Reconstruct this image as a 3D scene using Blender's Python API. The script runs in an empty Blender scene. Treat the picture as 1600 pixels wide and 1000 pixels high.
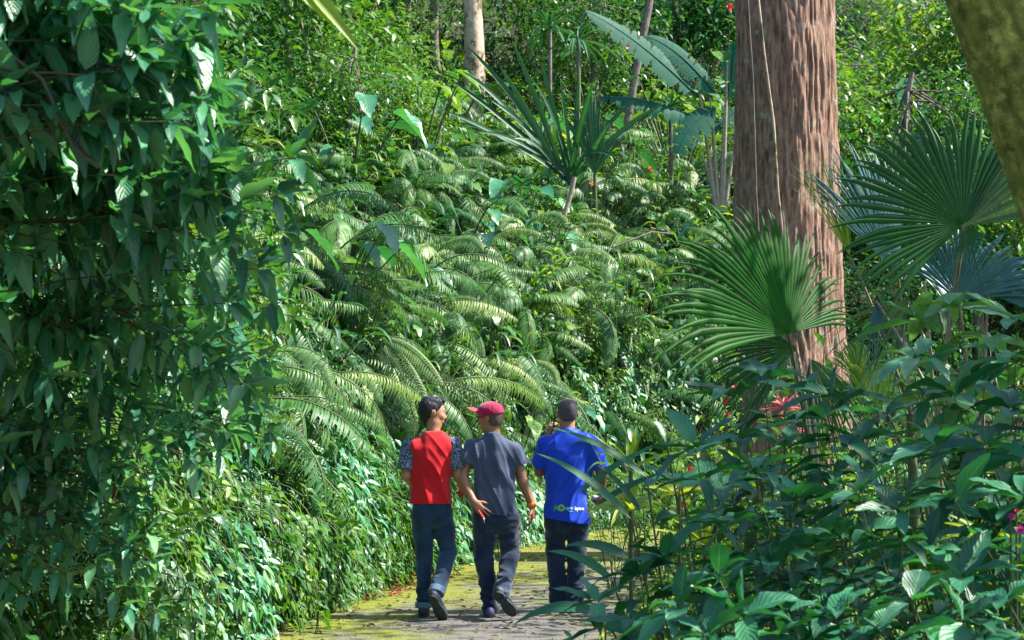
import bpy, math, random
import numpy as np
from mathutils import Vector, Matrix
from mathutils.bvhtree import BVHTree

# ------------------------------------------------------------------ camera
sc = bpy.context.scene
F = 2667.0                      # focal length in photo pixels (1600 wide)
HOR = 635.0                     # photo row of the horizon
EYE = 1.65
cam_d = bpy.data.cameras.new("camera")
cam_d.lens = 60.0; cam_d.sensor_width = 36.0
cam_d.clip_start = 0.1; cam_d.clip_end = 600
cam_d.dof.use_dof = True; cam_d.dof.focus_distance = 13.6; cam_d.dof.aperture_fstop = 8.0
cam = bpy.data.objects.new("camera", cam_d); sc.collection.objects.link(cam)
cam.location = (0, 0, EYE)
cam.rotation_euler = (math.radians(90) + math.atan((HOR - 500) / F), 0, 0)
sc.camera = cam
# ------------------------------------------------------------------ light
SUN_EL, SUN_AZ = 50.0, 88.0     # azimuth clockwise from +Y (into the picture)
w = bpy.data.worlds.new("World"); sc.world = w; w.use_nodes = True
nt = w.node_tree; nt.nodes.clear()
wo = nt.nodes.new("ShaderNodeOutputWorld"); bg = nt.nodes.new("ShaderNodeBackground")
sky = nt.nodes.new("ShaderNodeTexSky"); sky.sky_type = 'NISHITA'; sky.sun_disc = False
sky.sun_elevation = math.radians(SUN_EL); sky.sun_rotation = math.radians(SUN_AZ)
sky.air_density = 1.0; sky.dust_density = 1.0; sky.ozone_density = 1.0
bg.inputs[1].default_value = 0.115
nt.links.new(sky.outputs[0], bg.inputs[0]); nt.links.new(bg.outputs[0], wo.inputs[0])
sd = bpy.data.lights.new("sun", 'SUN'); sd.energy = 5.0; sd.angle = math.radians(0.53); sd.color = (1.0, 0.94, 0.82)
sun = bpy.data.objects.new("sun", sd); sc.collection.objects.link(sun)
e_, a_ = math.radians(SUN_EL), math.radians(SUN_AZ)
TOSUN = Vector((math.sin(a_) * math.cos(e_), math.cos(a_) * math.cos(e_), math.sin(e_)))
sun.rotation_euler = TOSUN.to_track_quat('Z', 'Y').to_euler()
sc.view_settings.view_transform = 'Standard'; sc.view_settings.look = 'None'
sc.view_settings.exposure = 1.5; sc.view_settings.gamma = 1.0
sc.cycles.max_bounces = 7; sc.cycles.diffuse_bounces = 4; sc.cycles.glossy_bounces = 3
sc.cycles.transmission_bounces = 4; sc.cycles.transparent_max_bounces = 4
sc.cycles.caustics_reflective = False; sc.cycles.caustics_refractive = False
sc.cycles.use_denoising = True
try: sc.cycles.denoiser = 'OPENIMAGEDENOISE'
except Exception: pass

random.seed(7); rng = np.random.default_rng(7)
R = math.radians

def at(px, py, D):
    """photo pixel at depth D -> world point"""
    return np.array([(px - 800) / F * D, D, EYE - (py - HOR) / F * D])
def proj(p):
    return 800 + p[0] / p[1] * F, HOR - (p[2] - EYE) / p[1] * F

# ------------------------------------------------------------------ noise
def _hash(ix, iy, iz):
    h = (ix.astype(np.int64) * 374761393 + iy.astype(np.int64) * 668265263 + iz.astype(np.int64) * 2147483647) & 0xffffffff
    h = ((h ^ (h >> 13)) * 1274126177) & 0xffffffff
    h = (h ^ (h >> 16)) & 0xffffff
    return h.astype(np.float32) / float(0xffffff)
def noise(x, y, z):
    x, y, z = np.broadcast_arrays(np.asarray(x, np.float32), np.asarray(y, np.float32), np.asarray(z, np.float32))
    ix, iy, iz = np.floor(x), np.floor(y), np.floor(z)
    fx, fy, fz = x - ix, y - iy, z - iz
    fx, fy, fz = [t * t * (3 - 2 * t) for t in (fx, fy, fz)]
    r = 0
    for dx in (0, 1):
        wx = fx if dx else 1 - fx
        for dy in (0, 1):
            wy = fy if dy else 1 - fy
            for dz in (0, 1):
                wz = fz if dz else 1 - fz
                r = r + wx * wy * wz * _hash(ix + dx, iy + dy, iz + dz)
    return r

# ------------------------------------------------------------------ materials
def new_mat(name):
    m = bpy.data.materials.new(name); m.use_nodes = True
    n = m.node_tree.nodes; n.clear()
    out = n.new("ShaderNodeOutputMaterial")
    return m, n, m.node_tree.links, out
def ramp(n, cols):
    r = n.new("ShaderNodeValToRGB"); e = r.color_ramp.elements
    while len(e) < len(cols): e.new(0.5)
    for i, (p, c) in enumerate(cols):
        e[i].position = p; e[i].color = (*c, 1)
    return r
def leaf_mat(name, cols, rough=0.38, trans=0.35, vein=0.35, veins=9, tcol=(1.5, 1.5, 0.45), spec=0.5, bump=0.25):
    """leaf: tint per leaf, pale midrib and side veins, gloss and light shining through"""
    m, n, l, out = new_mat(name)
    at_ = n.new("ShaderNodeAttribute"); at_.attribute_name = "tint"
    oi = n.new("ShaderNodeObjectInfo")
    ad = n.new("ShaderNodeMath"); ad.operation = 'MULTIPLY_ADD'; ad.inputs[1].default_value = 0.3; 
    l.new(oi.outputs["Random"], ad.inputs[0])
    sc_ = n.new("ShaderNodeMath"); sc_.operation = 'MULTIPLY'; sc_.inputs[1].default_value = 0.7
    l.new(at_.outputs["Fac"], sc_.inputs[0]); l.new(sc_.outputs[0], ad.inputs[2])
    rp = ramp(n, cols); l.new(ad.outputs[0], rp.inputs[0])
    # blotches
    tc = n.new("ShaderNodeTexCoord")
    nz = n.new("ShaderNodeTexNoise"); nz.inputs["Scale"].default_value = 9; nz.inputs["Detail"].default_value = 3
    l.new(tc.outputs["Object"], nz.inputs[0])
    hs = n.new("ShaderNodeHueSaturation")
    mr = n.new("ShaderNodeMapRange"); mr.inputs[3].default_value = 0.6; mr.inputs[4].default_value = 1.4
    l.new(nz.outputs[0], mr.inputs[0]); l.new(mr.outputs[0], hs.inputs["Value"]); l.new(rp.outputs[0], hs.inputs["Color"])
    col = hs.outputs[0]
    # veins
    lv = n.new("ShaderNodeAttribute"); lv.attribute_name = "lv"
    lu = n.new("ShaderNodeAttribute"); lu.attribute_name = "lu"
    ab = n.new("ShaderNodeMath"); ab.operation = 'ABSOLUTE'; l.new(lv.outputs["Fac"], ab.inputs[0])
    mid = n.new("ShaderNodeMapRange"); mid.inputs[1].default_value = 0.02; mid.inputs[2].default_value = 0.10
    mid.inputs[3].default_value = 1; mid.inputs[4].default_value = 0; l.new(ab.outputs[0], mid.inputs[0])
    ph = n.new("ShaderNodeMath"); ph.operation = 'MULTIPLY_ADD'; ph.inputs[1].default_value = -0.32
    l.new(ab.outputs[0], ph.inputs[0]); l.new(lu.outputs["Fac"], ph.inputs[2])
    sn = n.new("ShaderNodeMath"); sn.operation = 'MULTIPLY'; sn.inputs[1].default_value = veins * 6.283
    l.new(ph.outputs[0], sn.inputs[0])
    si = n.new("ShaderNodeMath"); si.operation = 'SINE'; l.new(sn.outputs[0], si.inputs[0])
    sv = n.new("ShaderNodeMapRange"); sv.inputs[1].default_value = 0.72; sv.inputs[2].default_value = 1.0
    l.new(si.outputs[0], sv.inputs[0])
    sv2 = n.new("ShaderNodeMath"); sv2.operation = 'MULTIPLY'; sv2.inputs[1].default_value = 0.45; l.new(sv.outputs[0], sv2.inputs[0])
    mx = n.new("ShaderNodeMath"); mx.operation = 'MAXIMUM'; l.new(mid.outputs[0], mx.inputs[0]); l.new(sv2.outputs[0], mx.inputs[1])
    vf = n.new("ShaderNodeMath"); vf.operation = 'MULTIPLY'; vf.inputs[1].default_value = vein; l.new(mx.outputs[0], vf.inputs[0])
    vm = n.new("ShaderNodeMix"); vm.data_type = 'RGBA'; vm.blend_type = 'MIX'
    l.new(vf.outputs[0], vm.inputs["Factor"]); l.new(col, vm.inputs["A"]); vm.inputs["B"].default_value = (0.25, 0.38, 0.16, 1)
    p = n.new("ShaderNodeBsdfPrincipled"); l.new(vm.outputs["Result"], p.inputs["Base Color"])
    rr = n.new("ShaderNodeMapRange"); rr.inputs[3].default_value = rough - 0.1; rr.inputs[4].default_value = rough + 0.16
    l.new(nz.outputs[0], rr.inputs[0]); l.new(rr.outputs[0], p.inputs["Roughness"])
    p.inputs["Specular IOR Level"].default_value = spec
    if bump:
        bp = n.new("ShaderNodeBump"); bp.inputs["Strength"].default_value = bump; bp.inputs["Distance"].default_value = 0.004
        l.new(si.outputs[0], bp.inputs["Height"]); l.new(bp.outputs[0], p.inputs["Normal"])
    tr = n.new("ShaderNodeBsdfTranslucent")
    tm = n.new("ShaderNodeMix"); tm.data_type = 'RGBA'; tm.blend_type = 'MULTIPLY'; tm.inputs["Factor"].default_value = 1
    l.new(vm.outputs["Result"], tm.inputs["A"]); tm.inputs["B"].default_value = (*tcol, 1); tm.clamp_result = False
    l.new(tm.outputs["Result"], tr.inputs["Color"])
    ms = n.new("ShaderNodeMixShader"); ms.inputs[0].default_value = trans
    l.new(p.outputs[0], ms.inputs[1]); l.new(tr.outputs[0], ms.inputs[2]); l.new(ms.outputs[0], out.inputs[0])
    return m
def plain_mat(name, c1, c2=None, rough=0.7, scale=8, bump=0.2, stretch=(1, 1, 1), spec=0.4, dist=0.02, detail=6, c3=None, scale3=3, th3=(0.5, 0.62), sub=0.0, sheen=0.0, bscale=None):
    m, n, l, out = new_mat(name)
    tc = n.new("ShaderNodeTexCoord"); mp = n.new("ShaderNodeMapping"); mp.inputs["Scale"].default_value = stretch
    l.new(tc.outputs["Object"], mp.inputs[0])
    nz = n.new("ShaderNodeTexNoise"); nz.inputs["Scale"].default_value = scale; nz.inputs["Detail"].default_value = detail
    nz.inputs["Roughness"].default_value = 0.65
    l.new(mp.outputs[0], nz.inputs[0])
    rp = ramp(n, [(0.3, c1), (0.7, c2 or c1)]); l.new(nz.outputs[0], rp.inputs[0])
    col = rp.outputs[0]
    if c3:
        n3 = n.new("ShaderNodeTexNoise"); n3.inputs["Scale"].default_value = scale3; n3.inputs["Detail"].default_value = 7
        n3.inputs["Roughness"].default_value = 0.7
        l.new(tc.outputs["Object"], n3.inputs[0])
        mr = n.new("ShaderNodeMapRange"); mr.inputs[1].default_value = th3[0]; mr.inputs[2].default_value = th3[1]
        l.new(n3.outputs[0], mr.inputs[0])
        mx = n.new("ShaderNodeMix"); mx.data_type = 'RGBA'; l.new(mr.outputs[0], mx.inputs["Factor"])
        l.new(col, mx.inputs["A"]); mx.inputs["B"].default_value = (*c3, 1); col = mx.outputs["Result"]
    p = n.new("ShaderNodeBsdfPrincipled"); l.new(col, p.inputs["Base Color"])
    p.inputs["Roughness"].default_value = rough; p.inputs["Specular IOR Level"].default_value = spec
    if sub:
        p.inputs["Subsurface Weight"].default_value = sub; p.inputs["Subsurface Radius"].default_value = (1, 0.3, 0.15)
        p.inputs["Subsurface Scale"].default_value = 0.02
    if sheen: p.inputs["Sheen Weight"].default_value = sheen
    if bump:
        hb = nz.outputs[0]
        if bscale:
            nb = n.new("ShaderNodeTexNoise"); nb.inputs["Scale"].default_value = bscale; nb.inputs["Detail"].default_value = 3
            l.new(mp.outputs[0], nb.inputs[0]); hb = nb.outputs[0]
        bp = n.new("ShaderNodeBump"); bp.inputs["Strength"].default_value = bump; bp.inputs["Distance"].default_value = dist
        l.new(hb, bp.inputs["Height"]); l.new(bp.outputs[0], p.inputs["Normal"])
    l.new(p.outputs[0], out.inputs[0])
    return m

M = {}
M['fern'] = leaf_mat("fern_leaf", [(0.0, (0.012, 0.09, 0.03)), (0.45, (0.04, 0.15, 0.035)), (0.8, (0.10, 0.22, 0.04)), (1.0, (0.24, 0.30, 0.05))], rough=0.48, trans=0.3, vein=0.0, bump=0, spec=0.4)
M['fernpale'] = leaf_mat("pale_fern_leaf", [(0.0, (0.03, 0.12, 0.04)), (0.6, (0.10, 0.21, 0.07)), (1.0, (0.26, 0.34, 0.09))], rough=0.46, trans=0.25, vein=0.0, bump=0, spec=0.45)
M['shrub'] = leaf_mat("shrub_leaf", [(0.0, (0.010, 0.08, 0.03)), (0.5, (0.035, 0.14, 0.03)), (0.85, (0.10, 0.22, 0.035)), (1.0, (0.28, 0.34, 0.05))], rough=0.36, trans=0.3, vein=0.2, veins=6, spec=0.6, bump=0.1)
M['vine'] = leaf_mat("vine_leaf", [(0.0, (0.015, 0.11, 0.035)), (0.5, (0.055, 0.18, 0.025)), (0.85, (0.16, 0.28, 0.03)), (1.0, (0.34, 0.40, 0.06))], rough=0.42, trans=0.35, vein=0.25, veins=7, spec=0.4, bump=0.12)
M['dark'] = leaf_mat("dark_teal_leaf", [(0.0, (0.008, 0.085, 0.045)), (0.3, (0.025, 0.17, 0.095)), (0.65, (0.08, 0.29, 0.15)), (1.0, (0.22, 0.40, 0.10))], rough=0.33, trans=0.3, vein=0.4, veins=8, spec=0.75, bump=0.22)
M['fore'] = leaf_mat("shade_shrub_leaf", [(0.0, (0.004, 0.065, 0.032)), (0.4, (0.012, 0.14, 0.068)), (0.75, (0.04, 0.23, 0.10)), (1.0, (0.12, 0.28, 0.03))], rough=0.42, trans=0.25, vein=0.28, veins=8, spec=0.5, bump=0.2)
M['lime'] = leaf_mat("lime_leaf", [(0.0, (0.07, 0.18, 0.015)), (0.5, (0.16, 0.30, 0.025)), (1.0, (0.42, 0.50, 0.05))], rough=0.4, trans=0.5, vein=0.2, spec=0.4, bump=0.1)
M['far'] = leaf_mat("far_tree_leaf", [(0.0, (0.006, 0.065, 0.035)), (0.4, (0.03, 0.14, 0.04)), (0.7, (0.12, 0.25, 0.045)), (1.0, (0.42, 0.44, 0.08))], rough=0.4, trans=0.35, vein=0.0, bump=0, spec=0.5)
M['fan'] = leaf_mat("fan_leaf", [(0.0, (0.005, 0.07, 0.004)), (1.0, (0.014, 0.12, 0.006))], rough=0.5, trans=0.5, vein=0.0, bump=0, spec=0.3, tcol=(1.3, 2.2, 0.5))
M['fandark'] = leaf_mat("fan_dark_leaf", [(0.0, (0.008, 0.085, 0.015)), (1.0, (0.02, 0.13, 0.02))], rough=0.38, trans=0.4, vein=0.0, bump=0, spec=0.5)
M['fanblue'] = leaf_mat("fan_sky_tint_leaf", [(0.0, (0.015, 0.12, 0.12)), (1.0, (0.04, 0.19, 0.21))], rough=0.42, trans=0.1, vein=0.0, bump=0, spec=0.7)  # blue of the reflected sky put into the base colour
M['banana'] = leaf_mat("banana_leaf", [(0.0, (0.003, 0.07, 0.045)), (1.0, (0.012, 0.12, 0.075))], rough=0.6, trans=0.3, vein=0.0, bump=0, spec=0.25, tcol=(1.1, 1.5, 0.8))
M['strap'] = leaf_mat("strap_leaf", [(0.0, (0.012, 0.075, 0.035)), (0.7, (0.03, 0.13, 0.06)), (1.0, (0.06, 0.20, 0.08))], rough=0.48, trans=0.25, vein=0.4, veins=0, bump=0, spec=0.45)
M['drac'] = leaf_mat("striped_leaf", [(0.0, (0.10, 0.2, 0.02)), (1.0, (0.5, 0.55, 0.12))], rough=0.4, trans=0.4, vein=0.5, veins=0, bump=0)
M['brownleaf'] = leaf_mat("dead_leaf", [(0.0, (0.06, 0.035, 0.018)), (0.6, (0.16, 0.10, 0.05)), (1.0, (0.32, 0.24, 0.14))], rough=0.7, trans=0.15, vein=0.1, bump=0, spec=0.3, tcol=(1.2, 1, 0.6))
M['redleaf'] = leaf_mat("red_litter", [(0.0, (0.12, 0.02, 0.02)), (1.0, (0.4, 0.10, 0.08))], rough=0.6, trans=0.15, vein=0.1, bump=0, spec=0.3, tcol=(1.2, 1, 0.6))
M['stem'] = plain_mat("green_stem", (0.03, 0.07, 0.02), (0.10, 0.12, 0.05), rough=0.55, scale=14)
M['twig'] = plain_mat("brown_twig", (0.035, 0.035, 0.02), (0.10, 0.085, 0.05), rough=0.8, scale=20, bump=0.4)
M['paletwig'] = plain_mat("pale_twig", (0.18, 0.15, 0.11), (0.38, 0.32, 0.25), rough=0.8, scale=20, bump=0.4)
M['soil'] = plain_mat("soil", (0.018, 0.02, 0.010), (0.045, 0.04, 0.022), rough=0.95, scale=3, bump=0.6, dist=0.1, c3=(0.02, 0.045, 0.012), scale3=1.2)
def flower_mat(name, c): return leaf_mat(name, [(0.0, tuple(v * 0.7 for v in c)), (1.0, c)], rough=0.5, trans=0.35, vein=0, bump=0, tcol=(1.2, 1.2, 1.2))
M['red'] = flower_mat("red_petal", (0.85, 0.02, 0.04)); M['magenta'] = flower_mat("magenta_petal", (0.75, 0.03, 0.38))
M['orange'] = flower_mat("orange_petal", (0.9, 0.22, 0.03)); M['pink'] = flower_mat("pink_leaf", (0.75, 0.16, 0.18)); M['white'] = flower_mat("white_petal", (0.8, 0.8, 0.78))

# ------------------------------------------------------------------ objects
def link(o, parent=None, loc=None):
    sc.collection.objects.link(o)
    if parent is not None: o.parent = parent
    if loc is not None: o.location = loc
    return o
def tag(o, label=None, cat=None, group=None, kind=None):
    if label: o['label'] = label
    if cat: o['category'] = cat
    if group: o['group'] = group
    if kind: o['kind'] = kind
    return o
def empty(name, loc, rz=0, rot=None):
    o = bpy.data.objects.new(name, None); link(o); o.location = loc
    o.rotation_euler = rot if rot else (0, 0, rz); o.empty_display_size = 0.2
    return o
def norm(v):
    v = np.asarray(v, float); return v / np.maximum(np.linalg.norm(v, axis=-1, keepdims=True), 1e-9)
def mesh_np(name, V, Q, attrs=None, mats=(), mi=None):
    me = bpy.data.meshes.new(name)
    V = np.ascontiguousarray(V, np.float32); Q = np.ascontiguousarray(Q, np.int32)
    k = Q.shape[1]
    me.vertices.add(len(V)); me.vertices.foreach_set("co", V.ravel())
    me.loops.add(Q.size); me.loops.foreach_set("vertex_index", Q.ravel())
    me.polygons.add(len(Q)); me.polygons.foreach_set("loop_start", np.arange(0, Q.size, k, dtype=np.int32))
    for m in mats: me.materials.append(m)
    if mi is not None: me.polygons.foreach_set("material_index", np.ascontiguousarray(mi, np.int32))
    me.update(calc_edges=True)
    for nm, a in (attrs or {}).items():
        t = me.attributes.new(nm, 'FLOAT', 'POINT'); t.data.foreach_set("value", np.ascontiguousarray(a, np.float32))
    return me

def prof_ell(t): return np.sin(np.pi * np.clip(t, 0, 1) ** 0.85) ** 0.75 * (1 - 0.15 * t) + 0.01
def prof_lance(t): return np.sin(np.pi * np.clip(t, 0, 1) ** 0.6) ** 0.9 + 0.01
def prof_strap(t): return np.clip(t * 12, 0, 1) * np.clip((1 - t) * 3, 0, 1) ** 0.7 + 0.01
def prof_round(t): return np.sin(np.pi * np.clip(t, 0, 1) ** 0.75) ** 0.55 + 0.01
def prof_ovate(t): return np.sin(np.pi * np.clip(t, 0, 1) ** 0.62) ** 0.8 * (1 - 0.25 * t ** 3) + 0.01

class Leaves:
    """collects leaves and tubes into one mesh"""
    def __init__(s): s.V = []; s.Q = []; s.T = []; s.U = []; s.W = []; s.MI = []; s.n = 0
    def _push(s, V, Q, T, U, W, mi):
        s.V.append(V); s.Q.append(Q + s.n); s.T.append(T); s.U.append(U); s.W.append(W); s.MI.append(np.full(len(Q), mi)); s.n += len(V)
    def leaves(s, P, D, U, L, W, prof=prof_ell, seg=4, droop=0.25, fold=0.15, tint=None, mid=True, mi=0, wave=0.0, curl=0.0):
        P = np.atleast_2d(P).astype(float); N = len(P)
        D = norm(np.broadcast_to(D, (N, 3))); U = np.broadcast_to(U, (N, 3)).astype(float)
        S = norm(np.cross(D, U)); U = np.cross(S, D)
        L = np.broadcast_to(L, (N,)).astype(float); W = np.broadcast_to(W, (N,)).astype(float)
        droop = np.broadcast_to(droop, (N,))
        t = np.linspace(0, 1, seg + 1)
        g = np.array([0, 0, -1.0])
        wid = prof(t)                                  # seg+1
        c = P[:, None] + D[:, None] * (L[:, None] * t)[..., None]
        c = c + g * (droop[:, None] * L[:, None] * t ** 2)[..., None] - (D[:, None] * (0.35 * np.abs(droop)[:, None] * L[:, None] * t ** 2)[..., None])
        h = (W[:, None] * wid)[..., None] * 0.5
        ph = rng.random((N, 1)) * 6
        wv = (wave * W[:, None] * np.sin(t * 14 + ph))[..., None] if wave else 0
        side = S[:, None] * h * (1 - 0.3 * fold)
        lift = U[:, None] * (h * fold * 2 + wv)
        lift2 = U[:, None] * (h * fold * 2 - wv)
        A, B = c - side + lift, c + side + lift2
        if mid:
            V = np.stack([A, c, B], 2).reshape(-1, 3); k = 3
            lv = np.tile([-1, 0, 1], N * (seg + 1))
        else:
            V = np.stack([A, B], 2).reshape(-1, 3); k = 2
            lv = np.tile([-1, 1], N * (seg + 1))
        i = np.arange(seg)[:, None] * k + np.arange(k - 1)[None]
        q = np.stack([i, i + 1, i + 1 + k, i + k], -1).reshape(-1, 4)
        Q = (np.arange(N)[:, None, None] * (k * (seg + 1)) + q[None]).reshape(-1, 4)
        if tint is None: tint = rng.random(N)
        T = np.repeat(np.broadcast_to(tint, (N,)), k * (seg + 1))
        lu = np.tile(np.repeat(t, k), N)
        s._push(V, Q, T, lu, lv, mi)
    def tube(s, pts, r, n=5, mi=0, tint=0.3):
        pts = np.asarray(pts, float); m = len(pts); r = np.broadcast_to(r, (m,))
        tg = norm(np.gradient(pts, axis=0))
        ref = np.array([0.0, 0, 1.0]) if abs(tg[:, 2]).mean() < 0.8 else np.array([1.0, 0, 0])
        a = norm(np.cross(tg, ref)); b = np.cross(tg, a)
        th = np.linspace(0, 2 * np.pi, n, endpoint=False)
        V = pts[:, None] + (a[:, None] * np.cos(th)[None, :, None] + b[:, None] * np.sin(th)[None, :, None]) * r[:, None, None]
        V = V.reshape(-1, 3)
        i = np.arange(m - 1)[:, None] * n; j = np.arange(n)[None]; j2 = (j + 1) % n
        Q = np.stack([i + j, i + j2, i + n + j2, i + n + j], -1).reshape(-1, 4)
        s._push(V, Q, np.full(len(V), tint), np.zeros(len(V)), np.ones(len(V)) * .5, mi)
    def mesh(s, name, mats):
        return mesh_np(name, np.concatenate(s.V), np.concatenate(s.Q), dict(tint=np.concatenate(s.T), lu=np.concatenate(s.U), lv=np.concatenate(s.W)), mats, np.concatenate(s.MI))
    def obj(s, name, mats, parent=None, loc=None):
        o = bpy.data.objects.new(name, s.mesh(name, mats if isinstance(mats, (list, tuple)) else [mats])); return link(o, parent, loc)

def curve(a, b, sag=0.0, n=10, bulge=None):
    """quadratic curve a->b whose middle is lifted by sag along z (or by the vector bulge)"""
    a, b = np.asarray(a, float), np.asarray(b, float); t = np.linspace(0, 1, n)[:, None]
    m = (a + b) / 2 + (np.array([0, 0, sag]) if bulge is None else np.asarray(bulge, float))
    return (1 - t) ** 2 * a + 2 * t * (1 - t) * m + t ** 2 * b
def rnd_dir(n, zlo=-1, zhi=1):
    z = rng.uniform(zlo, zhi, n); a = rng.uniform(0, 2 * np.pi, n); r = np.sqrt(1 - z * z)
    return np.stack([r * np.cos(a), r * np.sin(a), z], 1)
# ------------------------------------------------------------------ terrain
EDGE = np.array([(-5.2, -20), (-4.2, -4), (-3.4, 3), (-2.6, 8), (-1.85, 12), (-1.05, 16.6), (0.1, 21), (1.6, 23.6), (4.5, 25.4), (9, 26.4), (16, 27), (40, 28), (90, 29)], float)
def bank_s(x, y):
    """signed distance from the bank edge, positive on the bank"""
    x = np.asarray(x, float); y = np.asarray(y, float); best = np.full(x.shape, 1e9); sg = np.ones(x.shape)
    for (x0, y0), (x1, y1) in zip(EDGE[:-1], EDGE[1:]):
        dx, dy = x1 - x0, y1 - y0
        t = np.clip(((x - x0) * dx + (y - y0) * dy) / (dx * dx + dy * dy), 0, 1)
        d = np.hypot(x - x0 - t * dx, y - y0 - t * dy)
        cr = dx * (y - y0) - dy * (x - x0)
        sg = np.where(d < best, np.where(cr > 0, 1, -1), sg); best = np.minimum(best, d)
    return best * sg
def ground_z(x, y):
    s = bank_s(x, y); sp = np.maximum(s - 0.05, 0)
    st = np.clip(sp / 1.7, 0, 1); st = st * st * (3 - 2 * st)
    z = 1.75 * st + 0.47 * np.maximum(sp - 0.8, 0)
    z = z + np.clip(sp, 0, 2) * 0.45 * (noise(np.asarray(x) * .45 + 9, np.asarray(y) * .45, 0) - 0.5)
    z = z + np.clip(sp - 6, 0, 10) * 0.25 * (noise(np.asarray(x) * .15 + 3, np.asarray(y) * .15, 4) - 0.5)
    return z
xs = np.concatenate([np.linspace(-60, -14, 24, endpoint=False), np.linspace(-14, 16, 150, endpoint=False), np.linspace(16, 70, 28)])
ys = np.concatenate([np.linspace(-25, 0, 15, endpoint=False), np.linspace(0, 48, 230, endpoint=False), np.linspace(48, 110, 32)])
GX, GY = np.meshgrid(xs, ys, indexing='ij'); GZ = ground_z(GX, GY)
nx, ny = GX.shape
ii = (np.arange(nx - 1)[:, None] * ny + np.arange(ny - 1)[None])
GQ = np.stack([ii, ii + ny, ii + ny + 1, ii + 1], -1).reshape(-1, 4)
g = bpy.data.objects.new("ground", mesh_np("ground", np.stack([GX, GY, GZ], -1).reshape(-1, 3), GQ, mats=[M['soil']]))
link(g); tag(g, kind='structure')

# path: follows the foot of the bank, 2.6 m wide
m, n, l, out = new_mat("mossy_asphalt")
tc = n.new("ShaderNodeTexCoord")
nf = n.new("ShaderNodeTexNoise"); nf.inputs["Scale"].default_value = 60; nf.inputs["Detail"].default_value = 5; l.new(tc.outputs["Object"], nf.inputs[0])
nm = n.new("ShaderNodeTexNoise"); nm.inputs["Scale"].default_value = 1.5; nm.inputs["Detail"].default_value = 8; nm.inputs["Roughness"].default_value = 0.68; l.new(tc.outputs["Object"], nm.inputs[0])
ea = n.new("ShaderNodeAttribute"); ea.attribute_name = "moss"
ad = n.new("ShaderNodeMath"); ad.operation = 'ADD'; l.new(nm.outputs[0], ad.inputs[0]); l.new(ea.outputs["Fac"], ad.inputs[1])
mk = n.new("ShaderNodeMapRange"); mk.inputs[1].default_value = 0.46; mk.inputs[2].default_value = 0.70; l.new(ad.outputs[0], mk.inputs[0])
ra = ramp(n, [(0.3, (0.06, 0.06, 0.06)), (0.7, (0.17, 0.16, 0.15))]); l.new(nf.outputs[0], ra.inputs[0])
rm = ramp(n, [(0.3, (0.06, 0.08, 0.004)), (0.7, (0.22, 0.235, 0.012))]); l.new(nf.outputs[0], rm.inputs[0])
mx = n.new("ShaderNodeMix"); mx.data_type = 'RGBA'; l.new(mk.outputs[0], mx.inputs["Factor"]); l.new(ra.outputs[0], mx.inputs["A"]); l.new(rm.outputs[0], mx.inputs["B"])
p = n.new("ShaderNodeBsdfPrincipled"); l.new(mx.outputs["Result"], p.inputs["Base Color"]); p.inputs["Roughness"].default_value = 0.85
bp = n.new("ShaderNodeBump"); bp.inputs["Strength"].default_value = 0.7; bp.inputs["Distance"].default_value = 0.012
l.new(nf.outputs[0], bp.inputs["Height"]); l.new(bp.outputs[0], p.inputs["Normal"]); l.new(p.outputs[0], out.inputs[0])
M['path'] = m
PW = 2.75
def edge_pts(step=0.3):
    seg = np.hypot(*np.diff(EDGE, axis=0).T); cum = np.concatenate([[0], np.cumsum(seg)])
    t = np.arange(0, cum[-1] - 50, step)
    p = np.stack([np.interp(t, cum, EDGE[:, 0]), np.interp(t, cum, EDGE[:, 1])], 1)
    k = np.ones(9) / 9
    p[:, 0] = np.convolve(np.pad(p[:, 0], 4, 'edge'), k, 'valid'); p[:, 1] = np.convolve(np.pad(p[:, 1], 4, 'edge'), k, 'valid')
    tg = norm(np.gradient(p, axis=0)); nr = np.stack([tg[:, 1], -tg[:, 0]], 1)
    return p, tg, nr
ep, et, en = edge_pts()
cols = np.linspace(-0.05, PW, 14)
wob = (noise(np.arange(len(ep))[:, None] * 0.35, np.array([0.0, 40.0])[None], 2) - 0.5) * 0.22
off = cols[None] + wob[:, :1] * (1 - cols[None] / PW) + wob[:, 1:] * (cols[None] / PW)
PV = np.concatenate([ep[:, None] + en[:, None] * off[..., None], np.full((len(ep), len(cols), 1), 0.006)], -1)
a, b = PV.shape[:2]; ii = (np.arange(a - 1)[:, None] * b + np.arange(b - 1)[None])
PQ = np.stack([ii, ii + 1, ii + b + 1, ii + b], -1).reshape(-1, 4)
cn = cols / PW
moss = np.broadcast_to(0.30 * np.exp(-(cn / 0.38) ** 2) + 0.18 * np.exp(-((1 - cn) / 0.2) ** 2) - 0.04, (a, b)).copy()
moss += np.clip((PV[:, :, 1] - 15) / 20, -0.05, 0.12)
o = bpy.data.objects.new("path", mesh_np("path", PV.reshape(-1, 3), PQ, dict(moss=moss.ravel()), mats=[M['path']])); link(o); tag(o, kind='structure')
def right_edge_x(y): return float(np.interp(y, ep[:, 1] + en[:, 1] * PW, ep[:, 0] + en[:, 0] * PW))

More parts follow.
